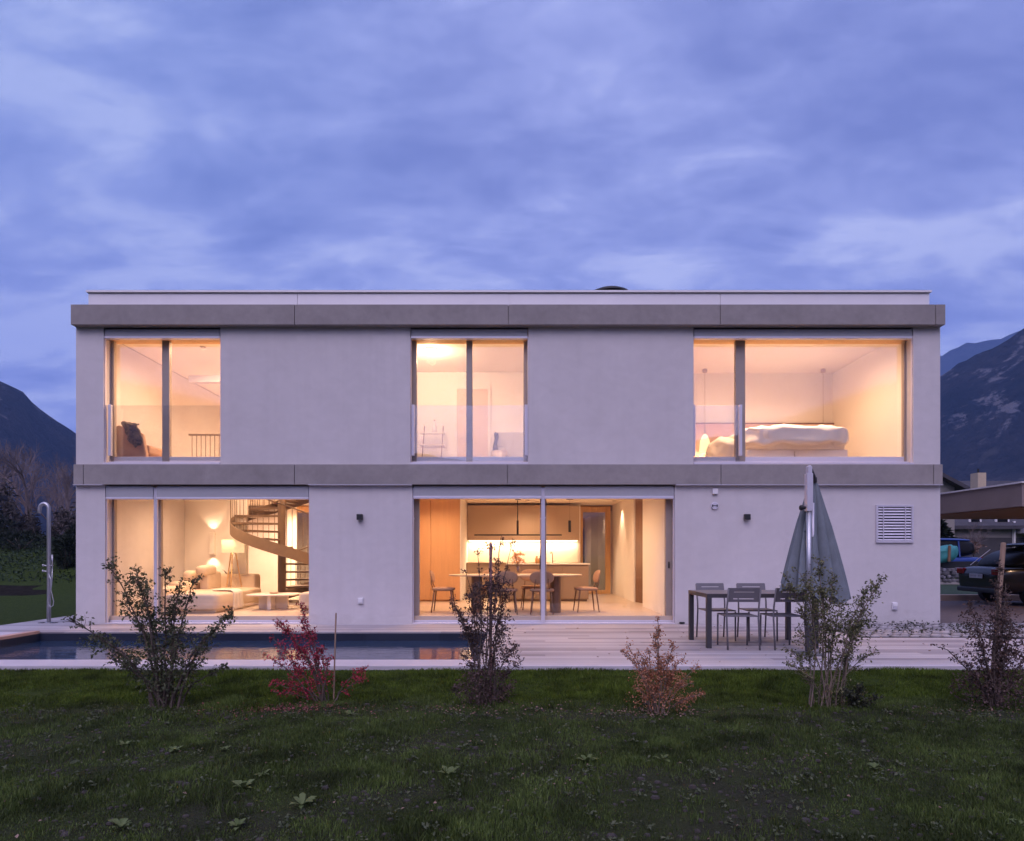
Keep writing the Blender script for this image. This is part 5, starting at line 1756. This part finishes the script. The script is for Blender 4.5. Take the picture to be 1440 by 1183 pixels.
M['carglass'] = pbr('carglass', (.010, .010, .012), .3, var=.05, spec=.08)
M['tyre'] = pbr('tyre', (.012, .012, .012), .8)
M['rim'] = pbr('rim', (.10, .10, .11), .35, .7)
M['taillight'] = pbr('taillight', (.22, .012, .014), .15)
M['carblack'] = pbr('carblack', (.016, .014, .016), .18, .0, var=.1, spec=.6)
M['carblue'] = pbr('carblue', (.018, .050, .22), .30, .1, var=.06, spec=.5)


def lower(x, w, zl, zb, ws=None):
    ws = ws or w
    return (x, [(w * .55, zl), (w * .92, zl + .02), (w, zl + .18), (w * 1.01, zl + .42), (w * .985, zb - .06), (w * .93, zb), (0, zb + .02)])


def cabin(x, w, wt, zb, zt):
    return (x, [(w, zb), (w * .985, zb + (zt - zb) * .35), (wt, zt - .03), (wt * .8, zt), (0, zt + .01)])


suv = car('black hatchback parked with its rear to the house beyond the carport', 'parked_car', 'car', (14.52, 16.30, -.05), R(-5),
          [lower(-2.27, .80, .48, .78), lower(-2.24, .86, .36, .98), lower(-2.0, .91, .30, 1.02), lower(-1.0, .925, .28, 1.0), lower(.6, .925, .28, .98), lower(1.4, .91, .28, .95), lower(2.0, .86, .32, .86), lower(2.25, .72, .42, .72)],
          [[cabin(-2.02, .80, .62, .97, 1.06), cabin(-1.50, .82, .60, .97, 1.55), cabin(.15, .83, .61, .95, 1.585), cabin(1.25, .80, .60, .93, 1.02)],
           [(-1.62, [(.60, 1.50), (.61, 1.565), (.48, 1.60), (0, 1.615)]), (-.8, [(.62, 1.53), (.625, 1.60), (.5, 1.635), (0, 1.65)]), (.2, [(.61, 1.52), (.615, 1.59), (.48, 1.62), (0, 1.635)])]],
          4.5, .335, (-1.38, 1.36), 'carblack', .90, (-2.285, .80))
b = MB(); b.box(-2.292, -.24, .705, -2.282, .28, .82); pl = b.build('licence_plate', pbr('plate', (.55, .53, .55), .5, var=.03), suv, bevel=.003)
# the plate's characters cannot be read in the photo: dark strokes of the same size stand in their place
b = MB()
for y in (-.20, -.15, -.10, .02, .07, .12, .17, .22):
    b.box(-2.2945, y - .004, .735, -2.2925, y + .006, .79); b.box(-2.2945, y - .004, .782, -2.2925, y + .022, .79)
b.build('plate_marks', 'black', pl)
b = MB(); b.box(-2.275, -.86, .33, -2.20, .86, .46); b.build('bumper', 'black', suv, bevel=.03)
b = MB(); b.tube([(-1.98, .755, 1.03), (-1.56, .60, 1.46)], .010, 6); b.build('window_trim', 'alu', suv)
b = MB(); b.tube([(-2.07, -.06, 1.07), (-2.01, -.35, 1.14)], .010, 6); b.build('wiper', 'black', suv)
van = car('blue van parked in front of the cream neighbouring house', 'parked_van', 'van', (17.55, 26.8, .1), R(182),
          [lower(-2.15, .80, .40, .95), lower(-2.1, .86, .32, 1.08), lower(-1.0, .90, .30, 1.08), lower(.6, .90, .30, 1.05), lower(1.5, .88, .30, 1.0), lower(2.1, .80, .36, .82)],
          [[cabin(-2.06, .84, .72, 1.06, 1.72), cabin(-1.0, .86, .74, 1.06, 1.80), cabin(.5, .86, .73, 1.04, 1.80), cabin(1.55, .80, .66, .98, 1.10)],
           [(-2.0, [(.735, 1.66), (.74, 1.76), (.6, 1.82), (0, 1.84)]), (-.6, [(.75, 1.72), (.75, 1.83), (.6, 1.88), (0, 1.90)]), (.6, [(.74, 1.70), (.74, 1.80), (.6, 1.84), (0, 1.86)])]],
          4.2, .33, (-1.3, 1.35), 'carblue', .88, (-2.17, .9))
for x in (-1.0, -.05, .75):
    for s_ in (-1, 1):
        b = MB(); b.tube([(x, s_ * .875, 1.06), (x - .02, s_ * .765, 1.74)], .035, 6); b.build('pillar', 'carblue', van)


# ---- neighbouring houses
def neighbour(name, label, x0, x1, y0, y1, ze, zr, ridge_axis, wallm, roofm, zg=0.0, extra=None):
    t_ = thing(name, label, 'house', ((x0 + x1) / 2, (y0 + y1) / 2, zg))
    b = MB()
    if ridge_axis == 'x':
        ym = (y0 + y1) / 2
        b.prism([(y0, zg), (y0, ze), (ym, zr - .05), (y1, ze), (y1, zg)], x0, x1, 'x')
    else:
        xm = (x0 + x1) / 2
        b.prism([(x0, zg), (x0, ze), (xm, zr - .05), (x1, ze), (x1, zg)], y0, y1, 'y')
    b.build('wall', wallm, t_, world=True)
    b = MB()
    o_ = .5
    if ridge_axis == 'x':
        k = (zr - ze) / (ym - y0)
        b.prism([(y0 - o_, ze - o_ * k), (ym, zr), (y1 + o_, ze - o_ * k), (y1 + o_, ze - o_ * k + .22), (ym, zr + .22), (y0 - o_, ze - o_ * k + .22)], x0 - o_, x1 + o_, 'x')
    else:
        k = (zr - ze) / (xm - x0)
        b.prism([(x0 - o_, ze - o_ * k), (xm, zr), (x1 + o_, ze - o_ * k), (x1 + o_, ze - o_ * k + .22), (xm, zr + .22), (x0 - o_, ze - o_ * k + .22)], y0 - o_, y1 + o_, 'y')
    rf_ = b.build('roof', roofm, t_, world=True)
    return t_, rf_


M['creamwall'] = pbr('creamwall', (.27, .245, .225), .9, var=.05, scale=1)
M['rooftile'] = pbr('rooftile', (.055, .05, .06), .8, var=.2, scale=3)
M['panel'] = pbr('panel', (.02, .025, .05), .2, var=.1)
na, nr_ = neighbour('neighbour_house', 'wide cream house with dark roof and a square chimney behind the carport', 27.3, 50, 40, 50, 3.2, 6.35, 'x', 'creamwall', 'rooftile')
b = MB(); b.box(31.72, 42.6, 4.6, 32.28, 43.3, 6.85); ch_ = b.build('chimney', pbr('chimney', (.52, .42, .30), .9, var=.05), nr_, world=True)
b = MB(); b.tube([(32.0, 42.95, 6.85), (32.0, 42.95, 7.15)], .06, 8)
b.v = [(p[0], p[1], p[2]) for p in b.v]; b.build('flue', 'black', na, world=True)
b = MB(); b.box(27.28, 39.93, .0, 50.02, 39.995, 2.35); b.build('plinth', pbr('plinth', (.06, .055, .06), .9), na, world=True)
for px, w_ in ((1370, .55), (1408, .65)):
    x = (px - 720) / 22.0
    b = MB(); b.box(x - w_ / 2 - .12, 39.9, 3.05, x + w_ / 2 + .12, 39.995, 3.72); wn_ = b.build('window', 'sheet', na, world=True)
    b = MB(); b.box(x - w_ / 2, 39.88, 3.15, x + w_ / 2, 39.899, 3.65); b.build('pane', 'carglass', wn_, world=True)
b = MB(); b.tube([(31.95, 39.9, 1.9), (31.95, 39.9, 3.1)], .05, 8); b.build('downpipe', 'sheet', na, world=True)
x = (1423.5 - 720) / 22
b = MB(); b.box(x - .06, 39.8, .5, x + .06, 39.92, 3.4); b.build('downpipe', 'sheet', na, world=True)
bc = MB(); bc.box(32.15, 38.6, 2.62, 38, 39.995, 2.90); bal_ = bc.build('balcony', pbr('balc', (.40, .38, .42), .8), na, world=True)
bc = MB(); bc.box(32.15, 38.6, 3.52, 38, 38.66, 3.58)
for k in range(16): bc.box(32.15 + k * .36, 38.61, 2.90, 32.19 + k * .36, 38.65, 3.52)
bc.build('railing', 'black', bal_, world=True)
nb, nbr = neighbour('neighbour_house', 'cream gabled house with solar panels on its roof, beside the right corner of the house', 13.6, 24.4, 34.5, 39.0, 4.99, 7.85, 'y', 'creamwall', 'rooftile')
k_ = (7.85 - 4.99) / 5.4
for y0 in (34.8, 36.4):
    b = MB()
    x0, x1 = 20.2, 24.3
    z0, z1 = 7.85 - (x0 - 19.0) * k_ + .235, 7.85 - (x1 - 19.0) * k_ + .235
    b.add([(x0, y0, z0), (x1, y0, z1), (x1, y0 + 1.5, z1), (x0, y0 + 1.5, z0), (x0, y0, z0 + .05), (x1, y0, z1 + .05), (x1, y0 + 1.5, z1 + .05), (x0, y0 + 1.5, z0 + .05)],
          [(3, 2, 1, 0), (4, 5, 6, 7), (0, 1, 5, 4), (1, 2, 6, 5), (2, 3, 7, 6), (3, 0, 4, 7)])
    b.build('solar_panel', 'panel', nb, world=True)
b = MB(); b.box(22.2, 34.42, 2.2, 23.6, 34.495, 3.4); w__ = b.build('window', 'sheet', nb, world=True)
b = MB(); b.box(22.3, 34.40, 2.3, 23.5, 34.419, 3.3); b.build('pane', 'carglass', w__, world=True)
# chimney smoke
smk, t = new_mat('smoke')
v_ = t.n('ShaderNodeVolumePrincipled', {'Color': (.8, .8, .85, 1), 'Density': .10})
t.n('ShaderNodeOutputMaterial', {'Volume': v_.outputs[0]})
b = MB(); b.tube([(32.0, 42.95, 7.17), (32.1, 42.95, 7.6), (32.5, 43, 8.1), (33.4, 43, 8.5)], [.05, .14, .22, .30], 12)
tag(b.build('smoke', smk, smooth=True), kind='stuff')


# ---- trees and bushes
def bare_tree(label, x, y, z, h, seed, spread=1.0, mat_='bark', depth=6, name='bare_tree'):
    rg = random.Random(seed)
    t_ = thing(name, label, 'tree', (x, y, z))
    tr, tw = MB(), MB()

    def rec(p, d, l, r, k):
        n = 3
        pts = [p]
        for i in range(n):
            d = (d + Vector((rg.gauss(0, .10), rg.gauss(0, .10), rg.gauss(0, .05) + .03))).normalized()
            pts.append(pts[-1] + d * l / n)
        rs = [r * (1 - .4 * i / n) for i in range(n + 1)]
        (tr if k <= 1 else tw).tube(pts, rs, 7 if k <= 1 else (4 if k < 4 else 3), False)
        if k >= depth: return
        nc = 3 if k < depth - 1 else 4
        for c in range(nc):
            a = rg.uniform(0, 2 * PI); t2 = rg.uniform(.25, .75) * spread
            u, v = ortho(d)
            nd = (d * math.cos(t2) + (u * math.cos(a) + v * math.sin(a)) * math.sin(t2) + Vector((0, 0, .12))).normalized()
            i = n if c == 0 else rg.randint(1, n)
            rec(pts[i], nd, l * rg.uniform(.62, .88), r * .56, k + 1)
    rec(Vector((0, 0, -.2)), Vector((rg.gauss(0, .05), rg.gauss(0, .05), 1)).normalized(), h * .26, h * .021, 0)
    tr.build('trunk', mat_, t_); tw.build('crown', mat_, t_)
    return t_


M['bark_dim'] = pbr('bark_dim', (.19, .145, .145), .95, var=.3, scale=3)
for lb_, px, d, top, sd_, sp in (('large bare tree with a forked trunk, tallest beyond the shower', 44, 44, 568, 2, 1.0), ('bare tree close beside the house corner', 92, 50, 600, 4, 1.0),
                                 ('bare tree at the left edge of the picture', 2, 52, 585, 6, 1.1), ('pale twigged bare tree between the large forked tree and the house', 70, 38, 630, 8, .9),
                                 ('small bare tree on the bank right of the shower', 104, 34, 690, 10, .9), ('bare tree rising behind the dark shed roof', 22, 62, 600, 12, 1.0)):
    s_ = F / d; x = (px - 720) / s_; z = gz(x, d)
    bare_tree(lb_, x, d, z, ZC + (HOR - top) / s_ - z, sd_, sp, 'bark_dim', 6)
# thicket on the bank behind the meadow
rg = np.random.default_rng(44)
n_ = 9000
d_ = rg.uniform(31, 40, n_); px_ = rg.uniform(-160, 150, n_)
x = (px_ - 720) / 880 * d_
hgt = (1.6 + 1.0 * np.sin(px_ * .06 + 1) + .6 * np.sin(px_ * .17)) * rg.random(n_) ** .8
z = np.array([gz(float(a), float(b)) for a, b in zip(x, d_)])
LEAF['meadow'] = leafmat('leaf_meadow', (.014, .028, .016), (.045, .070, .035), .1, .7, .35)
n2_ = 34000
dm = rg.uniform(20.5, 33, n2_); xm = -9.6 - rg.random(n2_) ** 1.3 * 26
zm = np.array([gz(float(a), float(b)) for a, b in zip(xm, dm)])
tag(leaves_mesh('meadow_grass', np.stack([xm, dm, zm + rg.uniform(-.02, .10, n2_) * (1 + sin_noise(xm, dm, .8, 3))], 1), .15, LEAF['meadow'], None, .1, .3, 45), kind='stuff')
LEAF['thicket'] = leafmat('leaf_thicket', (.030, .026, .024), (.085, .070, .062), .1)
tag(leaves_mesh('thicket', np.stack([x, d_, z + np.maximum(hgt, .05)], 1), .32, LEAF['thicket'], None, 0, .28, 44), kind='stuff')


def bush(label, x, y, z, rx, rz, n, size, leaf, seed, name='bush', cone=False):
    rg = np.random.default_rng(seed)
    t_ = thing(name, label, 'tree' if cone else 'bush', (x, y, z))
    v = rg.normal(0, 1, (n, 3)); v /= np.linalg.norm(v, axis=1, keepdims=True); r = rg.random((n, 1)) ** .4
    p = v * r
    lump = 1 + .25 * np.sin(v[:, :1] * 5 + 1) * np.cos(v[:, 2:] * 6 + seed)
    P_ = p * lump * [rx, rx, rz]; P_[:, 2] += rz * .95
    if cone:
        k = np.clip(1.15 - P_[:, 2] / (2 * rz), .12, 1)[:, None]; P_[:, :2] *= k
    b = MB()
    for q in range(5):
        a = q * 1.3
        b.tube([(0, 0, -.05), (rx * .25 * math.cos(a), rx * .25 * math.sin(a), rz * .7), (rx * .5 * math.cos(a), rx * .5 * math.sin(a), rz * 1.2)], [.04, .025, .01], 5)
    b.build('stem', 'bark', t_)
    leaves_mesh('foliage', P_, size, LEAF[leaf], t_, seed=seed)
    return t_


bush('dark evergreen tree half hidden by the right corner of the house', 20.2, 30, .0, 1.05, 2.0, 4200, .22, 'ever', 3, 'evergreen_tree', True)
for lb_, px, d, rx, rz, sd_ in (('wide dark green bush low on the meadow bank left of the shower', 30, 26, 1.1, .45, 11), ('dark bush on the bank between the shower and the house', 93, 22.5, .42, .62, 5), ('round dark green bush at the left edge below the bank', -6, 27, .7, .6, 7),
                                ('dark bush close against the house corner', 112, 23.5, .5, .75, 9)):
    s_ = F / d; x = (px - 720) / s_
    bush(lb_, x, d, gz(x, d) - .05, rx, rz, 1800, .10, 'ever', sd_)
bush('low rust coloured bush in front of the cream house', 25.5, 35.3, 1.35, .8, .35, 900, .12, 'litter', 15)
bare_tree('small bare tree in front of the cream house with the chimney', 26.6, 36.3, .5, 3.6, 23, 1.3, 'bark_dim', 5)
shd = thing('garden_shed', 'dark shed roof showing at the left edge of the picture', 'shed', (-31, 30, 1.2))
b = MB(); b.box(-34, 28, 1.0, -28.8, 31, 3.9); b.build('wall', pbr('shedwall', (.03, .025, .025), .9), shd, world=True)
b = MB(); b.prism([(-34.4, 4.15), (-25.75, 4.02), (-25.75, 4.28), (-29.5, 4.55), (-34.4, 4.55)], 28.4, 32.0, 'y'); b.build('roof', 'rooftile', shd, world=True)
# gravel strip across the meadow on the left
b = MB(); b.grid(lambda u, v: (-60 + u * 50.6, 18.2 + v * 2.0 + .3 * math.sin(u * 21) + .35 * nz2(u * 50, v, 1.1), gz(-60 + u * 50.6, 18.2 + v * 2.0) + .012), 200, 6)
tag(b.build('path', pbr('dirt_path', (.022, .020, .018), 1.0, var=.4, scale=6, bump=.8, bscale=20, spec=0.0)), kind='structure')
cst = thing('kerb_stone', 'grey kerb stone lying at the edge of the paving by the maroon shrub', 'kerb stone', (8.0, 9.9, -.018))
b = MB(); b.prism([(0, 0), (.95, -.32), (1.0, -.20), (.05, .12)], 0, .10, 'z'); b.build('stone', 'concrete', cst, bevel=.01)
b = MB(); b.prism([(.02, .02), (.93, -.29), (.975, -.19), (.06, .10)], .1005, .112, 'z'); b.build('top_face', 'gravel', cst, bevel=.004)

# ---- air: thin blue dusk haze round everything below the sky
hz, t = new_mat('haze')
v_ = t.n('ShaderNodeVolumePrincipled', {'Color': (.30, .48, 1.0, 1), 'Density': 0.00034, 'Anisotropy': 0.0})
t.n('ShaderNodeOutputMaterial', {'Volume': v_.outputs[0]})
b = MB(); b.box(-2900, -2900, -9, 2900, 2900, 1000)
tag(b.build('haze', hz), kind='stuff')
